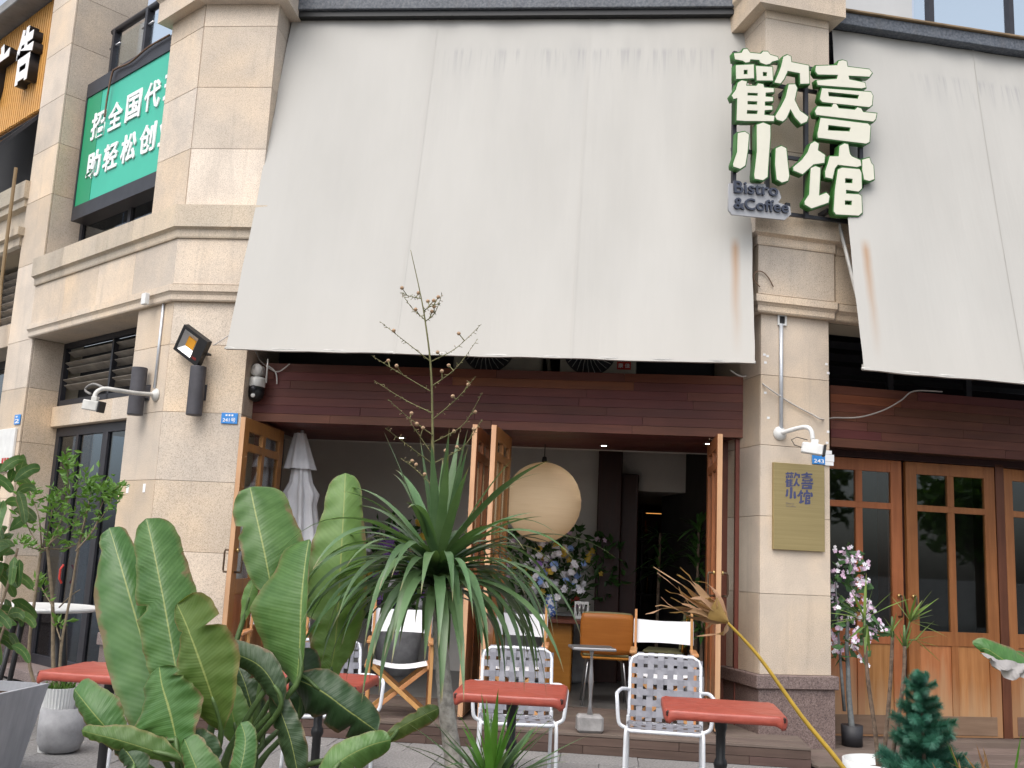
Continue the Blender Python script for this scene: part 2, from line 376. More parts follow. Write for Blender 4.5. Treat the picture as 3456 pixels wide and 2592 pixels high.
# foliage
def leaf_mat(name, c1, c2, vein=0.0, rough=.4, var=.18, freq=60, trans=.25, edge=None, dry=None):
    m = bpy.data.materials.new(name); m.use_nodes = True; nt = m.node_tree; b = nt.nodes['Principled BSDF']; out = nt.nodes['Material Output']
    setin(b, Roughness=rough); b.inputs['Specular IOR Level'].default_value = .45
    f = noise(nt, coords(nt), 7, 3, .6); c = ramp(nt, f, [(.3, c1), (.7, c2)])
    c = hsv(nt, c, gain(nt, objrand(nt), 1-var, 1+var), None, gain(nt, mathn(nt, 'FRACT', mathn(nt, 'MULTIPLY', objrand(nt), 5.7)), .485, .508))
    uv = N(nt, 'ShaderNodeTexCoord').outputs['UV']; sx = N(nt, 'ShaderNodeSeparateXYZ'); nt.links.new(uv, sx.inputs[0])
    ax = mathn(nt, 'ABSOLUTE', sx.outputs[0])
    if vein:
        ph = mathn(nt, 'ADD', mathn(nt, 'MULTIPLY', sx.outputs[1], freq), mathn(nt, 'MULTIPLY', ax, -freq*.10))
        wv = mathn(nt, 'SINE', ph)
        wv2 = mathn(nt, 'SINE', mathn(nt, 'MULTIPLY', ph, 2.73))
        hgt = mathn(nt, 'ADD', wv, mathn(nt, 'MULTIPLY', wv2, .5))
        c = mix(nt, c, mix(nt, c, (1.18,1.15,1.1), 1.0, 'MULTIPLY'), ramp(nt, hgt, [(.75, (0,0,0)), (1.0, (vein*.7,)*3)]))
        bump(nt, b, hgt, .2, .002)
        r = N(nt, 'ShaderNodeMapRange', clamp=True); setin(r, From_Min=.035, From_Max=.015); nt.links.new(ax, r.inputs[0])
        c = mix(nt, c, (.30,.34,.10), mathn(nt, 'MULTIPLY', r.outputs[0], .75))
    if edge:
        en = noise(nt, coords(nt), 9, 4, .65)
        r = N(nt, 'ShaderNodeMapRange', clamp=True); setin(r, From_Min=.80, From_Max=1.0); nt.links.new(ax, r.inputs[0])
        c = mix(nt, c, edge, mathn(nt, 'MULTIPLY', r.outputs[0], .5))
        bm_ = mathn(nt, 'ADD', mathn(nt, 'MULTIPLY', en, .55), mathn(nt, 'MULTIPLY', ax, .45))
        c = mix(nt, c, (.17,.105,.05), ramp(nt, bm_, [(.70, (0,0,0)), (.76, (.85,.85,.85))]))
        du = noise(nt, coords(nt), 3.5, 5, .7)
        c = mix(nt, c, (.22,.23,.19), ramp(nt, du, [(.42, (.04,.04,.04)), (.72, (.12,.12,.12))]))
        rr_ = N(nt, 'ShaderNodeMapRange'); setin(rr_, To_Min=rough-.08, To_Max=rough+.22); nt.links.new(du, rr_.inputs[0]); nt.links.new(rr_.outputs[0], b.inputs['Roughness'])
    if dry:
        r = N(nt, 'ShaderNodeMapRange', clamp=True); setin(r, From_Min=.90, From_Max=1.0); nt.links.new(sx.outputs[1], r.inputs[0])
        c = mix(nt, c, dry, mathn(nt, 'MULTIPLY', r.outputs[0], .9))
    nt.links.new(c, b.inputs['Base Color'])
    tr = N(nt, 'ShaderNodeBsdfTranslucent'); nt.links.new(mix(nt, c, (1.3,1.35,.6), 1.0, 'MULTIPLY'), tr.inputs[0])
    ms = N(nt, 'ShaderNodeMixShader'); ms.inputs[0].default_value = trans
    nt.links.new(b.outputs[0], ms.inputs[1]); nt.links.new(tr.outputs[0], ms.inputs[2]); nt.links.new(ms.outputs[0], out.inputs[0])
    return m
LF_BIRD = leaf_mat('paddle leaf green', (.040,.118,.022), (.070,.175,.036), .42, .36, .14, 120, .24, (.16,.16,.05))
LF_BIRDL = leaf_mat('paddle leaf light green', (.10,.205,.045), (.145,.265,.07), .45, .42, .08, 120, .30, (.2,.2,.07))
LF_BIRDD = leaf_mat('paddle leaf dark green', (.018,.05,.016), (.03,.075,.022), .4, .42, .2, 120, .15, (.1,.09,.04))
LF_BIRDY = leaf_mat('paddle leaf yellowing', (.055,.12,.02), (.085,.15,.028), .4, .45, .15, 110, .3, (.3,.2,.08))
LF_CORD = leaf_mat('sword leaf green', (.062,.125,.050), (.105,.18,.08), 0, .36, .28, 60, .2, None, (.30,.21,.11))
LF_CORDL = leaf_mat('sword leaf fresh green', (.07,.19,.025), (.11,.26,.04), 0, .36, .2, 60, .3, None, (.22,.22,.06))
LF_BUSH = leaf_mat('glossy ovate leaf', (.028,.085,.015), (.06,.14,.028), .12, .3, .3, 28, .25, (.16,.2,.05))
LF_SMALL = leaf_mat('small tree leaf', (.055,.13,.022), (.11,.21,.04), 0, .4, .3, 20, .3)
LF_DARK = leaf_mat('indoor plant leaf', (.025,.075,.015), (.05,.12,.025), 0, .4, .3, 20, .2)
LF_SILK = leaf_mat('silk leaf', (.035,.10,.035), (.06,.15,.05), 0, .5, .25, 20, .2)
LF_PINE = leaf_mat('plastic pine needle', (.018,.085,.055), (.04,.15,.10), 0, .45, .3, 20, .1)
LF_DRY = leaf_mat('dry straw leaf', (.30,.17,.085), (.46,.30,.17), 0, .7, .2, 20, .25)
LF_GREY = leaf_mat('withered grey leaf', (.27,.26,.26), (.36,.34,.33), 0, .8, .1, 20, .2)
LF_FAN = leaf_mat('fan palm leaf', (.10,.17,.03), (.17,.24,.06), 0, .45, .25, 20, .3, None, (.42,.33,.16))
STALKG = plain('green stalk', (.07,.12,.035), .5, 0, .4, .25, 20)
STALKD = plain('olive dry stalk', (.14,.135,.055), .7, 0, .3, .3, 30)
STALKY = plain('yellow leaf stem', (.42,.27,.035), .5, 0, .4, .2, 15)
BARKG = plain('pale grey trunk', (.40,.37,.33), .85, 0, .3, .45, 40, .5)
BARKB = plain('brown cane', (.15,.105,.075), .85, 0, .3, .5, 40, .4)
BARKL = plain('light brown branch', (.21,.165,.11), .85, 0, .3, .3, 40, .3)
BARKF = plain('grey artificial trunk', (.15,.16,.16), .7, 0, .3, .35, 25, .3)
BERRY = plain('tan seed capsule', (.33,.21,.12), .6)
FLP = plain('pink blossom', (.62,.44,.58), .7); FLW = plain('white blossom', (.72,.70,.74), .7); FLY = plain('yellow blossom', (.62,.42,.06), .7)
FLB = plain('blue blossom', (.26,.38,.70), .7); FLV = plain('violet blossom', (.26,.13,.42), .7)

# ================================================================== THE SETTING
g = MB().quad((-900,-700,-.03), (900,-700,-.03), (900,900,-.03), (-900,900,-.03)).obj('ground', plain('street asphalt', (.12,.118,.115), .9, 0, .3, .25, 2), kind='structure')
PAVE = stone_mat('grey paving stone', (.20,.195,.195), (.245,.24,.24), (.15,.145,.145), (.30,.295,.29), sp=60, var=.10, rough=.75, stain=.3, yellow=.0)
pv_me = MB().cbox(-.298,.298,-.298,.298,-.03,0,.004).mesh('paving_slab'); pv_me.materials.append(PAVE)
pr = Matrix.Rotation(R_(-5.65), 3, 'Z')
for i in range(-12, 9):
    for j in range(0, 8):
        p = pr @ Vector((i*.6+(.3 if j % 2 else 0), 4.7+j*.6, 0))
        link('paving_slab', pv_me, None, g, loc=(p.x, p.y, .03-.03+rng.uniform(-.002,.002)), rz=R_(-5.65))

BLD = thing('corner_building', 'beige granite corner building with a timber cafe front and pilasters', 'building')

def stone_face(part, fr, x0, x1, yf, zs, m=STONE, th=.022, gap=.003, xs=None):
    xs = xs or [x0, x1]
    for a, b in zip(zs[:-1], zs[1:]):
        for c, d in zip(xs[:-1], xs[1:]):
            MB().cbox(c+gap*.5, d-gap*.5, yf, yf+th, a+gap*.5, b-gap*.5, .0025).obj('stone_slab', m, part, fr)
def stone_side(part, fr, xf, dirx, y0, y1, zs, m=STONE, th=.022, gap=.003):      # slab whose face looks along x
    for a, b in zip(zs[:-1], zs[1:]):
        x0, x1 = (xf-th, xf) if dirx > 0 else (xf, xf+th)
        MB().cbox(x0, x1, y0+gap, y1-gap, a+gap*.5, b-gap*.5, .0025).obj('stone_slab', m, part, fr)
def xy(fr, x, y): p = fr.w(x, y); return (p.x, p.y)

# --- left pillar (bent: one face along the cafe front, one along the side wing)
ZL = [.635, 1.418, 2.056, 2.69, 3.33, 3.742]
lp = MB().prism([xy(FM,-3.150,-.832), xy(FM,-2.425,-.832), xy(FM,-2.425,.3), xy(FW,-.66,.6), xy(FW,-.66,.018)], 0, 9.0).obj('pillar', GROUT, BLD)
stone_face(lp, FM, -3.163, -2.405, -.85, ZL); stone_face(lp, FW, -.68, -.004, 0, ZL); stone_side(lp, FM, -2.405, 1, -.827, -.3, ZL); stone_side(lp, FW, -.68, -1, .024, .42, ZL)
for fr, a, b, yf in ((FM, -3.165, -2.395, -.86), (FW, -.69, -.006, -.01)):
    MB().cbox(a, b, yf, yf+.03, 0, .52, .003).obj('stone_slab', PLINTH, lp, fr); MB().cbox(a-.012, b+.012, yf-.03, yf+.03, .522, .633, .006).obj('stone_slab', PLINTH, lp, fr)
MB().cbox(-2.43, -2.39, -.828, -.3, 0, .633, .003).obj('stone_slab', PLINTH, lp, FM)
ZU = [4.69, 5.275, 5.914, 6.56, 7.0]
stone_face(lp, FM, -3.155, -2.405, -.848, ZU); stone_face(lp, FW, -.64, -.004, 0.002, ZU); stone_side(lp, FM, -2.405, 1, -.825, -.2, ZU); stone_side(lp, FW, -.64, -1, .026, .42, ZU)

# --- cornice blocks
def cornice(part, path, prof, name='cornice_block', seg=.8, m=STONE, top=STONE2):
    path = [Vector((p[0], p[1], 0)) for p in path]; T = [(path[i+1]-path[i]).normalized() for i in range(len(path)-1)]; Nn = [Vector((t.y, -t.x, 0)) for t in T]
    def mit(i):
        if i == 0: return Nn[0]
        if i == len(path)-1: return Nn[-1]
        return (Nn[i-1]+Nn[i])/(1+Nn[i-1].dot(Nn[i]))
    for i in range(len(T)):
        L = (path[i+1]-path[i]).length; k = max(1, round(L/seg))
        for j in range(k):
            a = path[i]+T[i]*(L*j/k+(.0015 if j else 0)); b = path[i]+T[i]*(L*(j+1)/k-(.0015 if j < k-1 else 0))
            na = mit(i) if j == 0 else Nn[i]; nb = mit(i+1) if j == k-1 else Nn[i]
            mb = MB(); n = len(prof)
            for q, nn in ((a, na), (b, nb)):
                for (o, z) in prof: mb.v.append((q.x+nn.x*o, q.y+nn.y*o, z))
            for s in range(n): mb.f.append((s, (s+1) % n, n+(s+1) % n, n+s))
            mb.f.append(tuple(range(n))[::-1]); mb.f.append(tuple(range(n, 2*n)))
            mb.obj(name, m, part)
PR_LOW = [(-.05,3.742),(.085,3.742),(.10,3.755),(.10,3.80),(.125,3.82),(.15,3.83),(.15,3.893),(-.05,3.905)]
PR_FRI = [(-.05,3.908),(.06,3.908),(.06,4.352),(-.05,4.352)]
PR_UP = [(-.05,4.355),(.11,4.355),(.12,4.37),(.12,4.435),(.15,4.445),(.2,4.455),(.2,4.672),(-.05,4.688)]
pthL = [xy(FW,-3.17,0), xy(FW,0,0), xy(FM,-2.405,-.85), xy(FM,-2.405,-.25)]
cz = MB().box(-3.14, -.02, .005, .45, 3.745, 4.66).obj('lintel', STONE, BLD, FW)
ca = MB().box(-3.1,-2.42,-.8,-.2,3.75,4.66).obj('cornice', GROUT, BLD, FM)
# children of 'cornice' must be given in its own frame: use an identity part instead
ca.location = (0,0,0); ca.rotation_euler = (0,0,0); ca.data.transform(FM.m)
sc6 = lambda pr: [(o*.5, z) for o, z in pr]
cornice(ca, pthL, sc6(PR_LOW)); cornice(ca, pthL, PR_FRI and [(o*.6, z) for o, z in PR_FRI], seg=.75); cornice(ca, pthL, sc6(PR_UP), m=STONE2)
capP = [(-.05,6.80),(.11,6.80),(.11,7.02),(.14,7.06),(.14,7.6),(-.05,7.6)]
cornice(ca, [xy(FW,-.64,.5), xy(FW,-.64,0), xy(FW,0,0), xy(FM,-2.405,-.85), xy(FM,-2.405,-.3)], capP, 'capital_block', 1.0)

# --- side wing bay between pillar and pier
wz = .40
lv = MB().box(-3.15,-.68,wz+.2,wz+.25,2.9,3.75).obj('louvre_window', VOID, BLD, FW)
fb = MB()
for x0, x1, z0, z1 in ((-3.15,-3.09,3.0,3.74),(-.75,-.69,3.0,3.74),(-3.15,-.69,3.68,3.74),(-3.15,-.69,3.0,3.06),(-1.94,-1.90,3.0,3.7)): fb.box(x0,x1,wz-.03,wz+.03,z0,z1)
fb.obj('frame', DARKM, lv)
for k in range(6):
    z = 3.10+k*.098; rot = Matrix.Translation((0, wz+.03, z)) @ Matrix.Rotation(R_(-32+rng.uniform(-4,4)), 4, 'X') @ Matrix.Rotation(R_(rng.uniform(-.8,.8) if k else 3.0), 4, 'Y')
    MB().box(-3.1,-.74,-.05,.05,-.004,.004, rot).obj('slat', SLATM, lv)
sv = FW.at(142,1381,-.33)
sl = MB().cbox(-3.145,-.69,.33,.55,2.745,2.985,.006).obj('sill', STONE, BLD, FW)
for k in range(5): MB().cbox(-3.14+k*.49,-3.14+(k+1)*.49-.003,.318,.332,2.748,2.98,.003).obj('stone_slab', STONE, sl)
dr = MB()
for x0, x1, z0, z1 in ((-3.145,-3.06,.1,2.74),(-.78,-.69,.1,2.74),(-3.06,-.78,2.64,2.74),(-1.98,-1.86,.1,2.64),(-3.06,-.78,.1,.2),(-2.62,-2.56,.2,2.64),(-1.3,-1.24,.2,2.64)): dr.box(x0,x1,wz,wz+.06,z0,z1)
dr = dr.obj('glass_door', DARKM, BLD, FW)
for a, b in ((-3.06,-2.62),(-2.56,-1.98),(-1.86,-1.3),(-1.24,-.78)): MB().box(a,b,wz+.025,wz+.035,.2,2.64).obj('pane', GLASSB, dr)
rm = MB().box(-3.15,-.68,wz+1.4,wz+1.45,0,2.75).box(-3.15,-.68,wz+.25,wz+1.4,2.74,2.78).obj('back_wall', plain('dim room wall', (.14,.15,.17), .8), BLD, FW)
MB().tube([(-2.5,wz-.02,1.0),(-2.5,wz-.05,1.05),(-2.5,wz-.05,1.15),(-2.5,wz-.02,1.2)], .012, 6).obj('handle', REDL, dr)
MB().cbox(-3.14,-.69,.03,.5,0,.10,.004).obj('door_step', PLINTH, BLD, FW)
# --- pier
ZP = [.635,1.27,1.9,2.54,3.17,3.742,4.69,5.5,6.135,6.762,7.421,8.06,8.7]
pr_ = MB().box(-3.83,-3.172,.02,.62,0,9.3).obj('pillar', GROUT, BLD, FW)
stone_face(pr_, FW, -3.85, -3.15, 0, ZP); stone_side(pr_, FW, -3.15, 1, .024, .42, ZP[:6]+[4.69][:0]); stone_side(pr_, FW, -3.15, 1, .024, .9, ZP[6:])
for ob in pr_.children: ob.location = (0,0,0); ob.rotation_euler = (0,0,0)
MB().cbox(-3.86,-3.14,-.012,.42,0,.52,.003).obj('stone_slab', PLINTH, pr_); MB().cbox(-3.88,-3.12,-.04,.42,.522,.633,.006).obj('stone_slab', PLINTH, pr_)
# --- upper recess of the wing: window strip, balcony slab, dark tiled wall, railing
uw = MB()
for x0, x1, z0, z1 in ((-3.15,-3.08,4.69,5.3),(-.72,-.64,4.69,5.3),(-3.08,-.72,4.69,4.75),(-1.95,-1.88,4.75,5.3)): uw.box(x0,x1,.38,.44,z0,z1)
uw = uw.obj('window', DARKM, BLD, FW)
MB().box(-3.08,-1.95,.405,.415,4.75,5.3).obj('pane', GLASSB, uw); MB().box(-1.88,-.72,.405,.415,4.75,5.3).obj('pane', GLASSB, uw)
MB().box(-3.15,-.64,.9,.95,4.6,6.7).obj('back_wall', VOID, BLD, FW)
MB().box(-3.14,-.645,.43,3.2,6.66,6.93).obj('balcony_slab', BEAM, BLD, FW)
tw = MB().box(-3.145,-1.62,1.35,1.6,6.93,10.2).obj('tiled_wall', GROUT, BLD, FW)
for i in range(3):
    for j in range(5):
        MB().cbox(-3.14+i*.505,-3.14+(i+1)*.505-.006,1.33,1.352,6.95+j*.62,6.95+(j+1)*.62-.006,.002).obj('wall_tile', TILE_DK, tw)
def railing(fr, posts, x0, x1, y, z0, h, label=None):
    rl = MB()
    rl.tube([(x0,y,z0+h),(x1,y,z0+h)], .045, 10)
    r = rl.obj('railing', DARKM, BLD, fr, smooth=True)
    for x in posts:
        p = MB().box(x-.028,x+.028,y-.045,y+.045,z0,z0+h)
        p.obj('post', DARKM, r)
        for zz in (z0+.18, z0+h*.72):
            MB().tube([(x-.13,y-.01,zz),(x+.13,y-.01,zz)], .014, 8).obj('clamp', STEEL, r, smooth=True)
    ps = [x0]+list(posts)+[x1]
    for a, b in zip(ps[:-1], ps[1:]):
        if b-a > .2: MB().box(a+.06,b-.06,y-.008,y+.008,z0+.06,z0+h-.12).obj('pane', GLASSR, r)
    return r
railing(FW, [-2.86,-2.05,-1.25], -2.95, -.66, .42, 6.93, .74)

# --- second bay of the wing, at the photo's left edge
b2 = MB().box(-9.0,-3.86,.7,.75,0,8.45).obj('back_wall', VOID, BLD, FW)
ldg = [(-.05,4.95),(.02,4.95),(.05,4.98),(.05,5.08),(.10,5.1),(.10,5.2),(-.02,5.2),(-.02,5.46),(.05,5.48),(.05,5.56),(.08,5.58),(.08,5.80),(-.05,5.81)]
le = MB().box(-9,-3.87,.06,.6,4.96,5.79).obj('ledge', GROUT, BLD); le.data.transform(FW.m)
cornice(le, [xy(FW,-9,.02), xy(FW,-3.9,.02), xy(FW,-3.9,.5)], ldg, 'cornice_block', .9, STONE2)
l2 = MB().box(-9,-3.86,.5,.55,4.0,4.95).obj('louvre_window', VOID, BLD, FW)
for k in range(9): MB().box(-9,-3.87,-.045,.045,-.004,.004, Matrix.Translation((0,.36,4.05+k*.1)) @ Matrix.Rotation(R_(-35), 4, 'X')).obj('slat', SLATM, l2)
for x in (-4.35,-5.2,-6.1): MB().box(x-.03,x+.03,.28,.32,4.0,4.95).obj('frame', DARKM, l2)
MB().cbox(-9,-3.86,.0,.5,3.72,4.0,.006).obj('sill', STONE, BLD, FW)
w2 = MB()
for x0, x1, z0, z1 in ((-9,-3.88,3.62,3.72),(-3.96,-3.88,.9,3.72),(-5.4,-5.3,.9,3.7)): w2.box(x0,x1,.4,.46,z0,z1)
w2 = w2.obj('window', DARKM, BLD, FW); MB().box(-9,-3.96,.42,.43,.9,3.62).obj('pane', GLASSB, w2)
MB().box(-9,-3.86,.3,.6,0,.9).obj('wall', STONE, BLD, FW)
# tilted open casement under the orange sign
cs = MB(); rt = Matrix.Translation((0,.05,6.72)) @ Matrix.Rotation(R_(-38), 4, 'X')
for x0, x1, z0, z1 in ((-5.9,-3.9,-.05,0),(-5.9,-3.9,-.9,-.85),(-3.95,-3.9,-.9,0),(-5.9,-5.85,-.9,0)): cs.box(x0,x1,-.02,.02,z0,z1,rt)
cs = cs.obj('window', DARKM, BLD, FW); MB().box(-5.85,-3.95,-.004,.004,-.85,-.05,rt).obj('pane', GLASSR, cs)
MB().cbox(-9.5,-3.86,-.25,.5,8.32,8.46,.01).obj('coping', plain('grey coping', (.26,.255,.25), .8, 0, .3, .3, 3), BLD, FW)

# --- cafe front: dark shaft behind the awning, beam, fascia boards, soffit boards
MB().box(-2.42,2.28,.10,.3,3.3,7.6).obj('back_wall', VOID, BLD, FM)
MB().box(-2.40,2.26,-.58+.05,.3,3.18,3.215).obj('ledge', DARKWOOD, BLD, FM)
MB().cbox(-2.40,2.27,-.62,.2,6.875,7.6,.006).obj('beam', BEAM, BLD, FM)
MB().box(-2.40,2.27,-.585,.1,6.815,6.87).obj('track', BLACKM, BLD, FM)
def planks(part, x0, x1, yf, z0, n, h, mats, seed, th=.02, fr=None, orange=()):
    r = random.Random(seed)
    for i in range(n):
        x = x0 - r.uniform(0, 1.2); k = 0
        while x < x1:
            L = r.uniform(.9, 1.75); a = max(x, x0); b = min(x+L, x1)
            if b-a > .06:
                m = mats[min(int(r.random()**1.6*len(mats)), len(mats)-1)]
                if i == 0: m = PLANK_M
                MB().cbox(a+.0012, b-.0012, yf+r.uniform(-.0015,.0015), yf+th, z0+i*h+.0009, z0+(i+1)*h-.0009, .0012).obj('plank', m, part, fr)
            x += L; k += 1
fa = MB().box(-2.415,2.25,-.555,-.50,2.672,3.215).obj('fascia', DARKWOOD, BLD, FM)
planks(fa, -2.43, 2.258, -.58, 2.663, 7, .0804, [PLANK,PLANK,PLANK,PLANK,PLANK_M,PLANK_O], 5)
so = MB().box(-2.42,2.25,-.55,.86,2.69,2.72).obj('soffit', DARKWOOD, BLD, FM)
for i in range(12):
    MB().cbox(-2.42,2.25,-.555+i*.118,-.555+(i+1)*.118-.003,2.668,2.69,.002).obj('plank', PLANK, so)
MB().box(-2.75,2.35,.86,.9,2.66,3.4).obj('bulkhead', WALLIN, BLD, FM)
ja = MB().box(2.12,2.26,-.52,.06,.16,2.662).obj('door_jamb', REDWOOD, BLD, FM); MB().cbox(2.0,2.12,-.30,-.2,.16,2.662,.004).obj('door_jamb', REDWOOD, BLD, FM)
MB().box(-2.43,-2.30,-.45,.06,.16,2.662).obj('door_jamb', REDWOOD, BLD, FM)
# --- interior shell of the cafe
MB().box(-2.8,2.4,.02,6.2,.05,.158).obj('interior_floor', FLOORIN, BLD, FM)
MB().box(-2.85,-2.75,.1,6,.1,3.4).obj('interior_wall', WALLIN, BLD, FM)
MB().box(-2.75,.9,2.4,2.5,.15,3.4).obj('interior_wall', WALLIN, BLD, FM)
MB().cbox(.86,1.14,2.1,2.5,.15,3.4,.01).obj('timber_column', DARKWOOD, BLD, FM)
MB().cbox(1.14,1.34,2.3,2.5,.15,2.55,.01).obj('timber_column', DARKWOOD, BLD, FM)
MB().box(2.36,2.5,.06,6,.1,3.4).obj('interior_wall', DARKWOOD, BLD, FM)
MB().box(1.0,2.4,6.0,6.1,.1,3.4).box(.95,1.05,2.5,6,.1,3.4).obj('interior_wall', DARKWOOD, BLD, FM)
MB().box(1.10,2.38,2.45,2.55,2.36,3.4).box(1.10,2.38,2.55,6,2.36,2.42).obj('bulkhead', WALLIN, BLD, FM)
MB().box(-2.8,2.4,.86,6.1,3.36,3.45).obj('ceiling', CEILIN, BLD, FM)
# unseen slabs added above the rooms so that daylight only enters by the openings
MB().box(-2.8,2.3,.3,6.5,3.5,3.7).obj('daylight_block', VOID, BLD, FM); MB().box(-.7,3.7,.5,3.6,3.4,3.6).obj('daylight_block', VOID, BLD, FR)

# --- right pillar
ZR = [.635,1.30,1.955,2.57,3.19,3.742]
rp = MB().box(.02,.645,.02,1.0,0,7.6).obj('pillar', GROUT, BLD, FP)
def pslabs(x0, x1, yf, zs, depth=.9):
    for a, b in zip(zs[:-1], zs[1:]):
        MB().cbox(x0, x1, yf, yf+.022, a+.0015, b-.0015, .0025).obj('stone_slab', STONE, rp)
        MB().cbox(x0, x0+.022, yf+.024, yf+.40, a+.0015, b-.0015, .0025).obj('stone_slab', STONE, rp)
        MB().cbox(x0, x0+.022, yf+.404, yf+depth, a+.0015, b-.0015, .0025).obj('stone_slab', STONE, rp)
        MB().cbox(x1-.022, x1, yf+.024, yf+depth, a+.0015, b-.0015, .0025).obj('stone_slab', STONE, rp)
pslabs(0, .667, 0, ZR); pslabs(.005, .657, -.06, ZU)
MB().cbox(-.02,.69,-.022,.9,0,.52,.004).obj('stone_slab', PLINTH, rp); MB().cbox(-.05,.715,-.05,.9,.522,.635,.008).obj('stone_slab', PLINTH, rp)
pathP = [xy(FP,0,.7), xy(FP,0,0), xy(FP,.665,0), xy(FP,.70,.035), xy(FP,3.4,.06)]
cornice(ca, pathP, [(o*.62, z) for o, z in PR_LOW]); cornice(ca, pathP, PR_FRI, seg=.9); cornice(ca, pathP, [(o*.62, z) for o, z in PR_UP], m=STONE)
cornice(ca, [xy(FP,.0,.6), xy(FP,.0,-.06), xy(FP,.66,-.06), xy(FP,.66,.6)], [(-.05,6.64),(.11,6.64),(.11,6.86),(.14,6.9),(.14,7.5),(-.05,7.5)], 'capital_block', 1.2)
MB().box(.03,.64,-.03,.5,3.75,4.68).box(.64,3.4,.12,.5,3.75,4.68).obj('cornice', GROUT, BLD, FP)
for x, z in ((.02,3.36),(.05,3.35),(.03,3.29),(.63,3.33),(.645,3.25),(.03,3.02),(.06,2.80),(.64,2.72),(.63,2.62)): MB().box(x,x+.025,-.003,0,z,z+.02).obj('glue_patch', WHITE, rp)

# --- right wing: fascia, shaft louvres, beam, railing, room
fb_ = MB().box(-.45,3.4,-.295,-.24,2.655,3.20).obj('fascia', DARKWOOD, BLD, FR)
planks(fb_, -.46, 3.4, -.32, 2.645, 7, .082, [PLANK_M,PLANK_M,PLANK_M,PLANK_O,PLANK_O,PLANK], 12)
MB().box(-.46,3.4,-.30,.04,2.655,2.69).obj('soffit', DARKWOOD, BLD, FR)
MB().box(-.5,3.5,.35,.5,3.2,6.68).obj('back_wall', VOID, BLD, FR)
MB().box(-.46,3.4,-.28,.35,3.19,3.2155).obj('ledge', PLANK_M, BLD, FR)
l3 = MB().box(-.46,3.4,.06,.09,3.22,3.25).obj('louvre_window', DARKM, BLD, FR)
for k in range(6): MB().box(-.46,3.4,-.045,.045,-.005,.005, Matrix.Translation((0,.08,3.33+k*.125)) @ Matrix.Rotation(R_(-38), 4, 'X')).obj('slat', DARKM, l3)
for x in (.35,1.2,2.1): MB().box(x-.03,x+.03,.0,.05,3.22,4.1).obj('frame', DARKM, l3)
MB().box(-.5,3.4,.05,.4,4.0,4.5).obj('lintel', VOID, BLD, FR)
MB().cbox(-.5,3.6,-.62,.5,6.69,6.815,.006).obj('beam', BEAM, BLD, FR)
MB().cbox(-.5,3.6,-.65,.5,6.818,6.84,.004).obj('coping', plain('rusty coping edge', (.24,.17,.10), .7, 0, .3, .3, 6), BLD, FR)
railing(FR, [1.04,2.01,2.95], .8, 3.5, .25, 6.845, 1.5)
MB().box(-.5,.84,.26,.30,6.845,8.6).obj('balcony_panel', plain('pale grey panel', (.46,.47,.475), .5, 0, .4, .06, 2), BLD, FR)
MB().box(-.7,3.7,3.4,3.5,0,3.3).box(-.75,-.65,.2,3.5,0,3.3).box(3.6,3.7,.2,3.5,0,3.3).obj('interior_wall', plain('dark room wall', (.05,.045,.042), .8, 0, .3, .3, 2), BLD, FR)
MB().box(-.7,3.7,.2,3.5,3.2,3.3).obj('ceiling', CEILIN, BLD, FR); MB().box(-.7,3.7,.08,3.5,-.03,.02).obj('interior_floor', FLOORIN, BLD, FR)
MB().box(.95,1.15,1.1,1.3,0,3.2).obj('timber_column', REDWOOD, BLD, FR)

PALEW = wood_mat('pale bare door edge', (.46,.26,.14), (.58,.36,.21), .08, .6, (40, 40, 1.5))
# --- door leaves: frame mesh, panes, panels, kick rail, handle
def door_leaf(fr, m, wd, h, z0, hx, side=-1, pane_z=(1.02, 2.15, 2.22), both=True, label=None, kick=True, handle=True):
    """leaf in its own frame: x along the leaf from 0 to wd, y thickness, z up (0 = leaf bottom)"""
    t = .022; st = .115; mid = wd*.5
    f = MB()
    f.cbox(0, st, -t, t, 0, h, .003); f.cbox(wd-st, wd, -t, t, 0, h, .003)
    pz0, pz1, pz2 = pane_z; top = h-.115
    f.cbox(st, wd-st, -t+.001, t-.001, top, h, .002); f.cbox(st, wd-st, -t+.001, t-.001, pz1, pz2, .002)
    f.cbox(st, wd-st, -t+.001, t-.001, pz0-.13, pz0, .002); f.cbox(st, wd-st, -t+.001, t-.001, 0, .17, .002)
    f.cbox(mid-.035, mid+.035, -t+.002, t-.002, pz0, pz1, .002); f.cbox(mid-.035, mid+.035, -t+.002, t-.002, pz2, top, .002); f.cbox(mid-.035, mid+.035, -t+.002, t-.002, .17, pz0-.13, .002)
    o = f.obj('door_leaf', DOORWOOD, BLD); o.matrix_basis = m
    for a, b in ((st, mid-.035), (mid+.035, wd-st)):
        for c, d in ((pz0, pz1), (pz2, top)): MB().box(a-.004, b+.004, -.003, .003, c-.004, d+.004).obj('pane', GLASS, o)
        MB().cbox(a, b, -.010, .010, .17, pz0-.13, .003).obj('panel', DOORPANEL, o)
    if kick: MB().cbox(.06, wd-.06, -t-.006, -t+.001, .02, .19, .002).obj('kick_plate', KICK, o)
    if handle:
        for s in ((-1, 1) if both else (side,)):
            y = s*(t); hb = MB().tube([(hx, y, 1.27), (hx, y+s*.055, 1.27), (hx, y+s*.06, 1.25), (hx, y+s*.06, 1.10), (hx, y+s*.055, 1.08), (hx, y, 1.08)], .009, 8)
            ho = hb.obj('handle', HANDLEB, o, smooth=True); MB().lathe([(.0,-.008),(.018,-.006),(.02,.0),(.018,.012),(0,.014)], 12, (hx, y+s*.012, 1.27), Matrix.Rotation(R_(90),3,'X')).obj('rose', BRASS, ho, smooth=True)
    return o
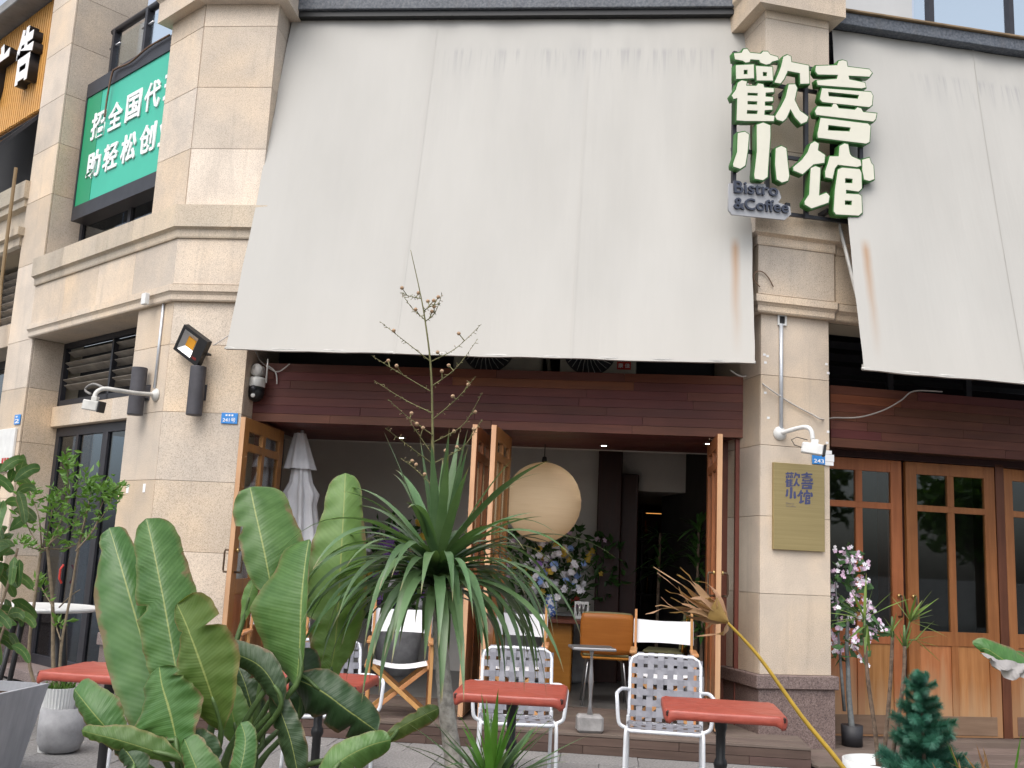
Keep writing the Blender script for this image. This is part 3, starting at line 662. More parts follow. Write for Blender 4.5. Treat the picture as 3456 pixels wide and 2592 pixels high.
def leaf_between(p, q, z0, h, **kw):
    d = (q-p); L = math.hypot(d.x, d.y); a = math.atan2(d.y, d.x)
    o = door_leaf(None, Matrix.Translation((p.x, p.y, z0)) @ Matrix.Rotation(a, 4, 'Z'), L, h, z0, **kw)
    MB().cbox(-.004,-.0005,-.021,.021,.002,h-.002,.001).obj('edge_band', PALEW, o); return o
fm_in = FM.m.to_3x3() @ Vector((0,1,0))
DT = 2.625; DH = DT-.185
pn = atz(822,1407,DT); pf = atz(953,1457,DT); leaf_between(pn, pf, .185, DH, hx=.06, label=None)
for x, y, dx in ((1604,1432,.02),(1668,1434,.05)):
    p = atz(x, y, DT); leaf_between(p, p+fm_in*.92+Vector((dx,0,0)), .185, DH, hx=.06)
p = atz(2431,1464,DT); leaf_between(p, p+fm_in*.90, .185, DH, hx=.06)
def rleaf(x0, x1, hx, rot=0.0):
    return door_leaf(None, FR.m @ Matrix.Translation((x0, 0, .045)) @ Matrix.Rotation(rot, 4, 'Z'), x1-x0, 2.545, .045, hx=hx, pane_z=(.955, 2.075, 2.135), both=False)
rleaf(-.46, .432, .892-.055); rleaf(.476, 1.43, .05)
rleaf(1.53, 2.38, .80, R_(14))
MB().box(1.435,1.525,-.03,.1,.03,2.62).obj('door_jamb', REDWOOD, BLD, FR)
MB().box(-.46,3.3,-.03,.12,2.596,2.66).obj('door_head', DARKWOOD, BLD, FR)

# --- timber decks
def deck(name, label, fr, x0, x1, y0, y1, zt, wdt, seed, rows=2, cut=None):
    d = thing(name, label, 'deck', fr=fr); r = random.Random(seed)
    MB().box(x0+.03, x1-.03, y0+.03, y1, -.02, zt-.026).obj('joists', DARKWOOD, d)
    y = y0; i = 0
    while y < y1-.01:
        xe = x1 if (cut is None or y < cut[1]) else cut[0]
        x = x0-r.uniform(0,1.5)
        while x < xe:
            L = r.uniform(1.6,2.4); a, b = max(x, x0), min(x+L, xe)
            if b-a > .05: MB().cbox(a+.0015, b-.0015, y+.002, min(y+wdt,y1)-.002, zt-.024, zt+r.uniform(-.001,.001), .003).obj('board', DECK, d)
            x += L
        y += wdt; i += 1
    h = (zt-.026)/rows
    for k in range(rows):
        x = x0-r.uniform(0,.8)
        while x < x1:
            L = r.uniform(.9,1.3); a, b = max(x, x0), min(x+L, x1)
            if b-a > .05: MB().cbox(a+.0015, b-.0015, y0+.006, y0+.026, k*h+.002, (k+1)*h-.001, .002).obj('riser_board', RISER, d)
            x += L
    k = MB().cbox(x1-.024, x1-.004, y0+.028, y1 if cut is None else cut[1], .002, zt-.026, .002).obj('riser_board', RISER, d)
    return d
deck('timber_deck', 'raised brown timber deck before the open cafe doorway', FM, -2.6, 2.60, -1.44, .02, .16, .138, 3, 2, (2.27,-.92))
deck('timber_deck', 'low timber deck before the closed double doors', FR, -1.15, 3.3, -1.38, -.03, .045, .138, 4, 1)

# ================================================================== FIXTURES ON THE FACADE
def text_mesh(txt, wd, h, depth=.01, bold=.0, spacing=1.0):
    """flat lettering facing -y, lower left at 0,0, fitted into wd x h"""
    cu = bpy.data.curves.new('t', 'FONT'); cu.body = txt; cu.size = 1.0; cu.offset = bold; cu.extrude = .05; cu.space_character = spacing; cu.resolution_u = 3
    o = bpy.data.objects.new('t', cu); COL.objects.link(o)
    dg = bpy.context.evaluated_depsgraph_get(); me = bpy.data.meshes.new_from_object(o.evaluated_get(dg))
    bpy.data.objects.remove(o); bpy.data.curves.remove(cu)
    xs = [v.co.x for v in me.vertices]; ys = [v.co.y for v in me.vertices]
    if not xs: return me
    x0, x1, y0, y1 = min(xs), max(xs), min(ys), max(ys)
    for v in me.vertices:
        x, y, z = v.co; v.co = ((x-x0)/(x1-x0)*wd, -(z+.05)/.1*depth, (y-y0)/(y1-y0)*h)
    me.materials.clear(); me.update(); return me
def offset_ring(r, d):
    n = len(r); a = sum(r[i][0]*r[(i+1) % n][1]-r[(i+1) % n][0]*r[i][1] for i in range(n)); s = 1 if a > 0 else -1; out = []
    for i in range(n):
        p, q, t = Vector(r[i-1]), Vector(r[i]), Vector(r[(i+1) % n]); e1 = (q-p).normalized(); e2 = (t-q).normalized()
        n1 = Vector((e1.y, -e1.x))*s; n2 = Vector((e2.y, -e2.x))*s; k = 1+n1.dot(n2); m = (n1+n2)/max(k, .45); out.append(tuple(q+m*d))
    return out
def poly_mesh(rings, depth, y0):
    cu = bpy.data.curves.new('p', 'CURVE'); cu.dimensions = '2D'; cu.fill_mode = 'BOTH'; cu.extrude = depth*.5
    for r in rings:
        sp = cu.splines.new('POLY'); sp.points.add(len(r)-1)
        for i, (x, y) in enumerate(r): sp.points[i].co = (x, y, 0, 1)
        sp.use_cyclic_u = True
    o = bpy.data.objects.new('p', cu); COL.objects.link(o)
    dg = bpy.context.evaluated_depsgraph_get(); me = bpy.data.meshes.new_from_object(o.evaluated_get(dg))
    bpy.data.objects.remove(o); bpy.data.curves.remove(cu)
    for v in me.vertices:
        x, y, z = v.co; v.co = (x, y0-depth*.5-z, y)
    me.materials.clear(); me.update(); return me
GLYPHS = [[[(-702,678),(-629,696),(-612,732),(-578,742),(-550,709),(-445,717),(-423,743),(-379,750),(-353,723),(-282,716),(-274,688),(-334,663),(-356,638),(-393,624),(-449,634),(-460,657),(-546,649),(-555,622),(-592,610),(-618,623),(-694,624)]],[[(-683,568),(-514,604),(-510,475),(-682,439)],[(-610,537),(-572,544),(-572,501),(-610,494)]],[[(-489,594),(-334,610),(-326,483),(-484,458)],[(-425,549),(-384,552),(-384,514),(-425,508)]],[[(-663,407),(-627,434),(-580,432),(-586,391),(-488,404),(-469,431),(-422,432),(-411,402),(-319,410),(-318,375),(-398,356),(-398,318),(-326,323),(-326,288),(-405,271),(-405,231),(-333,238),(-333,206),(-406,189),(-410,144),(-311,150),(-318,101),(-595,59),(-674,54),(-669,263),(-705,247),(-720,279),(-681,339)],[(-572,328),(-473,340),(-473,313),(-572,301)],[(-572,249),(-477,261),(-477,229),(-571,217)],[(-575,164),(-472,176),(-476,141),(-578,128)]],[[(-222,727),(-185,751),(-152,742),(-146,688),(26,684),(31,513),(-58,495),(-61,597),(-182,600),(-218,516),(-252,467),(-311,468),(-274,550),(-245,627)]],[[(-170,470),(-110,482),(-89,449),(-115,330),(-63,237),(21,192),(4,146),(-51,116),(-111,169),(-155,241),(-197,144),(-229,111),(-288,120),(-303,149),(-244,252),(-200,345)]],[[(101,693),(316,736),(331,779),(370,794),(408,789),(417,738),(641,749),(667,720),(640,679),(425,654),(434,617),(592,611),(601,568),(560,552),(116,512),(108,554),(311,602),(321,644),(116,614),(94,640)]],[[(161,487),(653,530),(671,498),(662,408),(635,381),(160,356),(137,381)],[(218,463),(531,483),(521,442),(224,420)]],[[(114,305),(255,321),(271,356),(300,357),(324,320),(488,331),(514,359),(551,353),(569,323),(707,330),(695,274),(672,248),(99,224),(88,260)]],[[(144,201),(617,218),(643,197),(630,45),(598,25),(113,10),(113,48)],[(219,146),(442,155),(433,115),(212,92)]],[[(-659,-63),(-594,-41),(-555,-62),(-568,-222),(-589,-351),(-635,-388),(-699,-376),(-702,-353),(-664,-236)]],[[(-479,41),(-420,70),(-352,54),(-351,-50),(-372,-334),(-376,-426),(-418,-462),(-498,-459),(-501,-422),(-477,-209)]],[[(-295,-151),(-244,-122),(-197,-136),(-182,-280),(-168,-390),(-182,-434),(-237,-458),(-288,-437),(-302,-297)]],[[(45,-58),(82,-31),(121,-47),(112,-110),(183,-145),(174,-218),(69,-247),(-38,-354),(-127,-331),(-126,-300),(-38,-217),(15,-138)]],[[(44,-286),(88,-263),(135,-273),(134,-320),(121,-533),(194,-495),(224,-522),(213,-584),(49,-658),(-17,-631),(-17,-601),(28,-532)]],[[(331,-38),(377,-7),(414,-11),(429,-93),(447,-119),(535,-142),(545,-191),(503,-211),(309,-217),(279,-257),(255,-356),(185,-351),(185,-299),(216,-209),(231,-150),(322,-137)]],[[(558,-135),(627,-107),(645,-155),(666,-174),(673,-302),(624,-326),(570,-319),(556,-232)]],[[(313,-262),(351,-240),(526,-230),(544,-263),(546,-406),(515,-441),(388,-441),(388,-478),(515,-467),(541,-480),(546,-633),(512,-665),(287,-683),(265,-655),(281,-455)],[(380,-333),(456,-329),(456,-372),(380,-380)],[(375,-542),(446,-535),(445,-578),(375,-584)]]]
PLATE = [[(-719,-515),(-375,-474),(-363,-517),(-244,-515),(-219,-579),(-248,-627),(-134,-651),(-124,-719),(-185,-779),(-688,-794),(-719,-755)]]
LOGO = [[[(602,-547),(636,-529),(632,-568),(666,-558),(677,-584),(619,-602),(598,-583)]],[[(601,-620),(671,-614),(676,-667),(603,-682)],[(622,-634),(649,-632),(649,-653),(621,-657)]]]
mm = lambda g, s=.001: [[(x*s, y*s) for x, y in r] for r in g]

# --- awnings
def awning(label, fr, xb0, xb1, xt0, xt1, vt, zt, vb, zb, seams, m, nx):
    a = thing('awning', label, 'awning', fr=fr)
    edges = [0.0]+seams+[1.0]
    for s0, s1 in zip(edges[:-1], edges[1:]):
        rows = []; NZ = 22; NX = nx
        for i in range(NZ+1):
            t = i/NZ; row = []
            for j in range(NX+1):
                s = s0+(s1-s0)*j/NX; x = (xt0+(xt1-xt0)*s)*(1-t)+(xb0+(xb1-xb0)*s)*t
                y = -(vt*(1-t)+vb*t) + .022*math.sin(math.pi*t) + .012*math.sin(s*23+t*2.2+math.sin(s*9))*math.sin(math.pi*t)*(.4+.6*math.sin(s*5+1)**2) + .005*math.sin(s*61+1)*t + .012*math.exp(-((t-.06)/.035)**2)*math.sin(s*40+math.sin(s*17))
                y += .03*math.exp(-((t-.04)/.04)**2)*0
                edge = .003 if s0 > 0 and j == 0 else 0
                row.append((x+(.003*math.sin(t*21+1)+.002*math.sin(t*47))*(1 if s in (0.0,1.0) else 0), y-edge, zt+(zb-zt)*t+(.0035*math.sin(s*19+2)+.002*math.sin(s*47))*t**4))
            rows.append(row)
        x0r = rows[-1]
        mb = MB().grid(rows); n0 = len(mb.v); k_ = len(x0r)
        mb.grid([x0r, [(p[0], p[1]+.03, p[2]-.003) for p in x0r], [(p[0], p[1]+.032, p[2]+.05) for p in x0r]])
        mb.obj('canvas_panel', m, a, smooth=True)
    for s in seams:
        rows = []
        for i in range(23):
            t = i/22; x = (xt0+(xt1-xt0)*s)*(1-t)+(xb0+(xb1-xb0)*s)*t
            y = -(vt*(1-t)+vb*t) + .022*math.sin(math.pi*t) + .012*math.sin(s*23+t*2.2+math.sin(s*9))*math.sin(math.pi*t)*(.4+.6*math.sin(s*5+1)**2) + .005*math.sin(s*61+1)*t + .012*math.exp(-((t-.06)/.035)**2)*math.sin(s*40+math.sin(s*17)) - .006
            rows.append([(x-.009, y, zt+(zb-zt)*t), (x+.009, y, zt+(zb-zt)*t)])
        MB().grid(rows).obj('seam', m, a)
    MB().tube([(xb0-.01,-vb+.016,zb+.014),(xb1+.01,-vb+.016,zb+.014)], .012, 8).obj('front_bar', GREYPL, a, smooth=True)
    MB().tube([(xt0,-vt+.02,zt+.0),(xt1,-vt+.02,zt+.0)], .03, 8).obj('roller', BLACKM, a, smooth=True)
    for x in (xb0+.12, xb1-.12): MB().tube([(x,-vt+.1,zt-1.2),(x,-vb+.06,zb+.1)], .016, 6).obj('arm', GREYPL, a)
    return a
awning('huge off-white canvas awning over the open cafe doorway', FM, -2.439, 2.173, -2.392, 2.206, .5, 6.835, 1.3, 3.206, [.33,.665], AWN1, 10)
awning('huge off-white canvas awning over the closed double doors', FR, -.713, 2.9, -.518, 3.1, .5, 6.70, 1.35, 3.16, [.42,.8], AWN2, 10)

# --- big pillar sign
sg = thing('pillar_sign', 'large cream and green block-letter sign on the right pillar', 'sign', FP.w(.25,0,5.3), FP.a)
fb = MB()
for x0, z0, x1, z1 in ((-.65,.75,-.65,-.76),(-.33,.75,-.33,-.70),(.05,.70,.05,-.72),(.60,.75,.60,-.68)): fb.box(x0-.018,x0+.018,-.27,-.235,z1,z0)
for z, a, b in ((.51,-.66,.62),(-.16,-.66,.62),(-.69,-.66,.62),(.73,-.66,.62)): fb.box(a,b,-.235,-.21,z-.016,z+.016)
for x, z in ((-.1,.5),(.3,.5),(-.1,-.6),(.3,-.6)): fb.box(x-.02,x+.02,-.21,.07,z-.02,z+.02)
fb.obj('frame', DARKM, sg)
gl_me = []
for k, gph in enumerate(GLYPHS):
    rg = mm(gph)
    big = [offset_ring(rg[0], .011)] + [offset_ring(r, -.008) for r in rg[1:]]
    lo = link('letter', poly_mesh(big, .065, -.28), GREENP, sg)
    link('face', poly_mesh(rg, .006, -.3455), CREAM, lo)
link('name_plate', poly_mesh(mm(PLATE), .02, -.285), PLATEG, sg)
for txt, x, z, wd, h in (('Bistro', -.675, -.60, .42, .11), ('&Coffee', -.675, -.745, .52, .105)):
    l = link('lettering', text_mesh(txt, wd, h, .02, .012), DNAVY, sg); l.location = (x, -.3055, z); l.rotation_euler = (0, R_(-3), 0)
for gph in LOGO: link('emblem', poly_mesh(mm(gph), .02, -.29), DNAVY, sg)

# --- brass plaque on the right pillar, same lettering
pq = thing('brass_plaque', 'rectangular brass plaque with navy lettering on the right pillar', 'plaque', FP.w(.352,-.0,2.048), FP.a)
MB().cbox(-.244,.244,-.035,-.002,-.373,.373,.003).obj('plate', PLAQUE, pq)
s_ = .00019
for gph in GLYPHS:
    o = link('letter', poly_mesh([[(x*s_+.0, y*s_+.155) for x, y in r] for r in gph], .002, -.0352), NAVY, pq)
for txt, z, wd in (('Bistro', .018, .075), ('&Coffee', -.006, .095)):
    l = link('lettering', text_mesh(txt, wd, .017, .002, .0), PALEB, pq); l.location = (-.128, -.0352, z)

# --- green box sign in the side wing
gs = thing('green_box_sign', 'turquoise green billboard with two rows of white characters', 'sign', FW.w(-3.0,.0,5.15), FW.a)
MB().box(0,2.34,.2,.42,.03,.20).box(0,2.34,.2,.42,1.58,1.76).box(0,.03,.2,.42,.2,1.58).obj('frame', DARKM, gs)
GTURQ = plain('turquoise print', (.045,.43,.30), .4, 0, .4, .04, 2); GDEEP = plain('deep green print', (.012,.26,.12), .4, 0, .4, .04, 2)
MB().box(.03,2.34,.215,.24,.2,1.58).obj('panel', GTURQ, gs); MB().box(.03,.40,.211,.2145,.2,1.58).obj('stripe', GDEEP, gs)
for row, (txt, z) in enumerate((('招全国代理', .97), ('助轻松创业', .475))):
    for k, ch in enumerate(txt):
        l = link('lettering', text_mesh(ch, .34, .335, .014, .022), WHITE, gs); l.location = (.245+k*.421, .212, z)

# --- orange slatted sign
os_ = thing('slatted_sign', 'orange slatted fascia sign with white block characters and black sides', 'sign', FW.w(-3.87,0,6.80), FW.a)
OSL = plain('orange slat', (.62,.32,.085), .5, 0, .4, .1, 3)
MB().box(-2.6,0,.06,.12,0,1.5).obj('backing', plain('orange backing', (.36,.16,.035), .6), os_)
for k in range(37): MB().box(-2.58+k*.07,-2.58+k*.07+.045,.03,.0605,.0,1.5).obj('slat', OSL, os_)
for ch, x, wd in (('广', -1.55, .55), ('告', -.72, .50)):
    b_ = link('lettering', text_mesh(ch, wd, .78, .12, .045), BLACKS, os_); b_.location = (x, .03, .42)
    l = link('lettering', text_mesh(ch, wd, .78, .006, .045), WHITE, os_); l.location = (x, -.091, .42)

# --- drain pipe on the wing's left edge
tag(MB().tube([FW.at(54,566,.16), FW.at(3,964,.12), FW.at(-20,1300,.10)], .022, 8).obj('drain_pipe', plain('ochre pipe', (.24,.165,.085), .6), None, None), 'thin ochre pipe crossing the ledges at the left edge', 'pipe').matrix_world = FW.m
# --- cable over the green sign
def cable(name, label, pts, r, m, cat='cable', sub=6):
    P = [Vector(p) for p in pts]; out = []
    for i in range(len(P)-1):
        p0, p1, p2, p3 = P[max(i-1,0)], P[i], P[i+1], P[min(i+2, len(P)-1)]
        for k in range(sub):
            t = k/sub; out.append(.5*((2*p1)+(p2-p0)*t+(2*p0-5*p1+4*p2-p3)*t*t+(3*p1-p0-3*p2+p3)*t**3))
    out.append(P[-1])
    return tag(MB().tube(out, r, 6).obj(name, m, smooth=True), label, cat)
fw = lambda x, y, v: FW.m @ FW.at(x, y, v)
fmp = lambda x, y, v: FM.m @ FM.at(x, y, v)
frp = lambda x, y, v: FR.m @ FR.at(x, y, v)
fpp = lambda x, y, v: FP.m @ FP.at(x, y, v)
BROWNC = plain('brown cable', (.13,.07,.04), .6); WHITEC = plain('grey white cable', (.48,.45,.42), .6)
cable('hanging_cable', 'brown cable drooping over the turquoise billboard', [fw(572,118,-.17), fw(500,160,-.17), fw(440,210,-.17), fw(392,232,-.17), fw(378,250,-.17), fw(362,330,-.17), fw(353,395,-.17)], .012, BROWNC)

# --- wall lamps, floodlight
def wall_lamp(label, p, rz):
    t = thing('wall_lamp', label, 'lamp', p, rz, 'charcoal up-and-down lights on the left pillar')
    MB().lathe([(.0,-.228),(.066,-.228),(.072,-.222),(.072,-.21),(.072,.222),(.070,.227),(.058,.227),(.058,.19),(0,.19)], 28, (0,-.10,0)).obj('shade', LAMPM, t, smooth=False)
    MB().cbox(.0,.05,-.06,0,-.06,.06,.004).obj('bracket', LAMPM, t); MB().cbox(-.045,.06,-.012,0,-.075,.075,.003).obj('back_plate', LAMPM, t)
    return t
q = FM.at(655,1316,1.0); wall_lamp('charcoal cylinder wall lamp under the floodlight', FM.w(q.x,-.85,q.z), FM.a)
q = FW.at(447,1318,.15); wall_lamp('charcoal cylinder wall lamp behind the long camera arm', FW.w(q.x,-.0,q.z), FW.a)
q = FM.at(647,1166,1.0)
fl = thing('floodlight', 'tilted black floodlight with an amber led on the left pillar', 'lamp', FM.w(q.x,-.85,q.z), FM.a)
rm_ = Matrix.Translation((0,-.15,0)) @ Matrix.Rotation(R_(-18), 4, 'Z') @ Matrix.Rotation(R_(14), 4, 'X') @ Matrix.Rotation(R_(34), 4, 'Y')
s_ = .155
b_ = MB()
b_.box(-s_,s_,-.02,.045,-s_*.86,-s_*.86+.03,rm_); b_.box(-s_,s_,-.02,.045,s_*.86-.03,s_*.86,rm_); b_.box(-s_,-s_+.03,-.02,.045,-s_*.86+.03,s_*.86-.03,rm_); b_.box(s_-.105,s_,-.02,.045,-s_*.86+.03,s_*.86-.03,rm_); b_.box(-s_+.03,s_-.105,.035,.045,-s_*.86+.03,s_*.86-.03,rm_)
b_.obj('housing', BLACKM, fl)
x0, x1, z0, z1 = -s_+.03, s_-.105, -s_*.86+.03, s_*.86-.03; xi0, xi1, zi0, zi1 = x0+.04, x1-.04, z0+.055, z1-.055
rf = MB()
for a in (((x0,-.015,z0),(x1,-.015,z0),(xi1,.03,zi0),(xi0,.03,zi0)),((x1,-.015,z0),(x1,-.015,z1),(xi1,.03,zi1),(xi1,.03,zi0)),((x1,-.015,z1),(x0,-.015,z1),(xi0,.03,zi1),(xi1,.03,zi1)),((x0,-.015,z1),(x0,-.015,z0),(xi0,.03,zi0),(xi0,.03,zi1))): rf.quad(*[rm_ @ Vector(p) for p in a])
rf.obj('reflector', ALU, fl); MB().box(xi0,xi1,.024,.032,zi0,zi1,rm_).obj('led_chip', ORANGE, fl)
MB().tube([rm_ @ Vector((s_+.012,.02,0)), rm_ @ Vector((s_+.02,.08,0)), Vector((0.06,-.01,-.02))], .009, 6).obj('bracket', BLACKM, fl)
o_ = link('lettering', text_mesh('LED', .05, .02, .002, .0), REDL, fl); o_.matrix_basis = rm_ @ Matrix.Translation((s_-.085,-.0205,-.09))
cable('power_lead', 'short grey lead from the floodlight to the awning edge', [fmp(720,1166,.98), fmp(745,1150,1.0), fmp(775,1130,1.0)], .005, WHITEC)

# --- conduits
for fr, (x0,y0), (x1,y1), lab in ((FW,(553,1016),(525,1310),'white vertical conduit on the left pillar above the camera arm'),):
    a, b = fr.at(x0,y0,.014), fr.at(x1,y1,.014); o = tag(MB().tube([(a.x,-.014,a.z),(a.x,-.014,b.z)], .013, 8).obj('conduit', GALV, smooth=True), lab, 'conduit'); o.matrix_world = fr.m
c = thing('conduit', 'white vertical conduit with a cut box end on the right pillar', 'conduit', FP.o, FP.a)
MB().tube([(.186,-.018,3.66),(.186,-.018,2.72)], .018, 8).obj('pipe', GALV, c, smooth=True)
b_ = MB()
for x0,x1,z0,z1 in ((.155,.17,3.65,3.75),(.225,.24,3.65,3.75),(.17,.225,3.735,3.75),(.17,.225,3.65,3.665)): b_.box(x0,x1,-.02,-.0005,z0,z1)
b_.obj('box_end', WHITEPL, c); MB().box(.17,.225,-.006,-.0005,3.665,3.735).obj('opening', VOID, c)
tag(MB().cbox(-.04,.04,-.045,0,-.06,.05,.004).obj('junction_box', WHITEPL, None), 'small white junction box on the left pillar cornice', 'box').matrix_world = FW.m @ Matrix.Translation((-.33,-.1,3.79))

# --- box cameras on gooseneck arms
def box_camera(label, base, rz, arm, tip, aim, m=GREYPL, loop=True):
    """base on the wall, arm and tip points in world space, aim = heading of the body"""
    t = thing('security_camera', label, 'camera', base, rz); inv = (Matrix.Translation(base) @ Matrix.Rotation(rz, 4, 'Z')).inverted()
    MB().lathe([(.0,.0),(.062,.0),(.062,.012),(.045,.03),(.028,.045),(0,.05)], 18, (0,0,0), Matrix.Rotation(R_(90),3,'X')).obj('mount', m, t, smooth=True)
    P = [inv @ Vector(p) for p in arm]; out = []
    for i in range(len(P)-1):
        p0, p1, p2, p3 = P[max(i-1,0)], P[i], P[i+1], P[min(i+2, len(P)-1)]
        for k in range(6):
            u = k/6; out.append(.5*((2*p1)+(p2-p0)*u+(2*p0-5*p1+4*p2-p3)*u*u+(3*p1-p0-3*p2+p3)*u**3))
    out.append(P[-1]); MB().tube(out, .02, 10).obj('arm', m, t, smooth=True)
    e = inv @ Vector(tip); a = aim-rz
    bm = Matrix.Translation(e) @ Matrix.Rotation(a, 4, 'Z') @ Matrix.Rotation(R_(8), 4, 'Y')
    MB().cbox(-.10,.075,-.042,.042,-.045,.045,.008,bm).obj('body', m, t); MB().cbox(.076,.098,-.045,.045,-.05,.05,.006,bm).obj('front_glass', BLACKM, t)
    MB().cbox(-.03,.03,-.02,.02,.045,.085,.003,bm).obj('knuckle', m, t)
    if loop: MB().tube([bm @ Vector(p) for p in ((-.10,0,.0),(-.16,0,.01),(-.19,0,.05),(-.15,0,.08),(-.06,0,.07))], .004, 6).obj('lead', BLACKM, t, smooth=True)
    return t
e0 = FW.m @ Vector((-.144,0,2.855)); 
box_camera('white box camera hanging from the long arm at the left pillar', e0, FW.a, [FW.w(-.144,-.03,2.855), fw(460,1327,.22), fw(400,1318,.40), fw(352,1312,.52), fw(325,1325,.58), fw(316,1352,.60)], fw(316,1370,.60), R_(-20), GREYPL, False)
cable('camera_lead', 'grey looped lead behind the long camera arm', [fw(352,1310,.50), fw(318,1296,.44), fw(292,1308,.42), fw(290,1320,.42), fw(306,1330,.42)], .012, plain('grey lead', (.2,.19,.18), .6))
box_camera('white box camera on a short arm above the brass plaque', FP.w(.18,0,2.68), FP.a, [FP.w(.18,-.03,2.68), fpp(2690,1446,.16), fpp(2722,1442,.26), fpp(2738,1455,.30), fpp(2743,1482,.31)], fpp(2746,1516,.31), R_(-12), WHITEPL)
# --- dome camera with two antennas by the fascia's left end
q = FM.at(873,1250,.66); pc = thing('dome_camera', 'white and black dome camera with two antennas by the fascia', 'camera', FM.w(q.x,-.58,q.z), FM.a)
MB().cbox(-.035,.035,-.06,0,-.045,.045,.006).obj('mount', WHITEPL, pc)
MB().lathe([(0,.05),(.055,.045),(.06,.03),(.06,-.02),(.05,-.035),(0,-.04)], 20, (-.005,-.10,-.01), Matrix.Rotation(R_(75),3,'X')).obj('head', WHITEPL, pc, smooth=True)
MB().lathe([(0,.0),(.072,-.0),(.08,-.02),(.08,-.085),(.075,-.09),(0,-.09)], 20, (0,-.10,-.075)).obj('collar', WHITEPL, pc, smooth=True)
MB().lathe([(.075,0),(.078,-.05),(.07,-.09),(.05,-.12),(.02,-.135),(0,-.137)], 20, (0,-.10,-.167)).obj('dome', BLACKM, pc, smooth=True)
MB().lathe([(0,0),(.03,0),(.03,.012),(0,.014)], 14, (0,-.178,-.19), Matrix.Rotation(R_(90),3,'X')).obj('lens', DARKM, pc, smooth=True); MB().lathe([(0,0),(.022,0),(.02,.012),(0,.014)], 12, (0,-.165,-.255), Matrix.Rotation(R_(80),3,'X')).obj('lamp', WHITEPL, pc, smooth=True)
for x in (-.085,.085): MB().tube([(x,-.09,-.12),(x,-.09,.11)], [.010,.007], 8).obj('antenna', WHITEPL, pc, smooth=True)
cable('camera_lead', 'white plug lead dangling beside the dome camera', [fmp(905,1235,.6), fmp(920,1245,.6), fmp(932,1262,.6), fmp(935,1290,.6), fmp(933,1296,.6)], .006, WHITEPL)
cable('camera_lead', 'white lead running up to the awning by the dome camera', [fmp(862,1185,.7), fmp(872,1205,.62), fmp(884,1224,.6), fmp(935,1255,.6), fmp(978,1228,.6)], .006, WHITEC)
cable('sagging_cable', 'thin grey cable sagging across the right pillar', [fmp(2465,1250,.62), fmp(2500,1270,.64), fmp(2540,1270,.66), fpp(2580,1300,.02), fpp(2660,1355,.02), fpp(2740,1398,.02), fpp(2775,1415,.02), frp(2815,1410,.36), frp(2900,1408,.36), frp(2980,1385,.36), frp(3040,1352,.36), frp(3085,1320,.34), frp(3180,1322,.30)], .007, WHITEC)
cable('loose_cable', 'dark looped cable end on the right pillar frieze', [fpp(2565,968,.08), fpp(2545,945,.08), fpp(2548,920,.08), fpp(2570,916,.08), fpp(2592,935,.08), fpp(2610,968,.08)], .005, BROWNC)

# --- house number plates
def plate(name, label, fr, x, y, v, wd, h, txt, marks=3, cat='number plate'):
    q = fr.at(x, y, v); t = thing(name, label, cat, fr.w(q.x,-v,q.z), fr.a)
    MB().cbox(-wd/2,wd/2,-.008,0,-h/2,h/2,.002).obj('plate', BLUEP, t)
    if txt:
        l = link('number', text_mesh(txt, wd*.78, h*.40, .002, .008), WHITE, t); l.location = (-wd*.39,-.0082,-h*.36)
    for k in range(marks): MB().box(-wd*.24+k*wd*.18,-wd*.24+k*wd*.18+wd*.11,-.0105,-.0082,h*.2,h*.36).obj('street_character', WHITE, t)
    return t
plate('number_plate', 'blue house number plate 241 beside the left door leaf', FM, 775, 1412, .856, .155, .10, '241号')
plate('number_plate', 'blue house number plate half hidden under the white labels', FP, 2762, 1551, .012, .125, .085, '243', 0)
plate('number_plate', 'small blue number plate at the far left edge', FW, 60, 1416, .006, .16, .115, '2', 2)
wl = thing('label_stack', 'stack of white paper labels on the right pillar edge', 'labels', FP.w(.645,-.004,2.50), FP.a)
for k, (x, z) in enumerate(((-.01,.045),(.012,.01),(.012,-.02),(.006,-.055))): MB().box(x-.045,x+.045,-.012,-.002,z-.016,z+.016).obj('label_strip', WHITE, wl)
q = FW.at(20,1520,.03)
nb = thing('notice_board', 'white notice board at the left edge of the wing', 'notice', FW.w(-3.6,-.0,2.45), FW.a)
MB().cbox(-.9,.37,-.03,-.002,-.25,.25,.003).obj('board', WHITEPL, nb); 
for k in range(3): MB().box(.1+k*.07,.15+k*.07,-.0325,-.0302,-.15,-.09).obj('red_mark', REDL, nb)
# stickers on the left pillar
for k, (x, y) in enumerate(((430,1650),(486,1647))):
    q = FW.at(x, y, .004); o = tag(MB().box(-.022,.022,-.003,0,-.04,.04).obj('sticker', WHITE, None), ('white paper sticker on the left pillar, left of a pair', 'white paper sticker on the left pillar, right of a pair')[k], 'sticker', 'stickers on the left pillar'); o.matrix_world = FW.m @ Matrix.Translation((q.x,-.001,q.z))

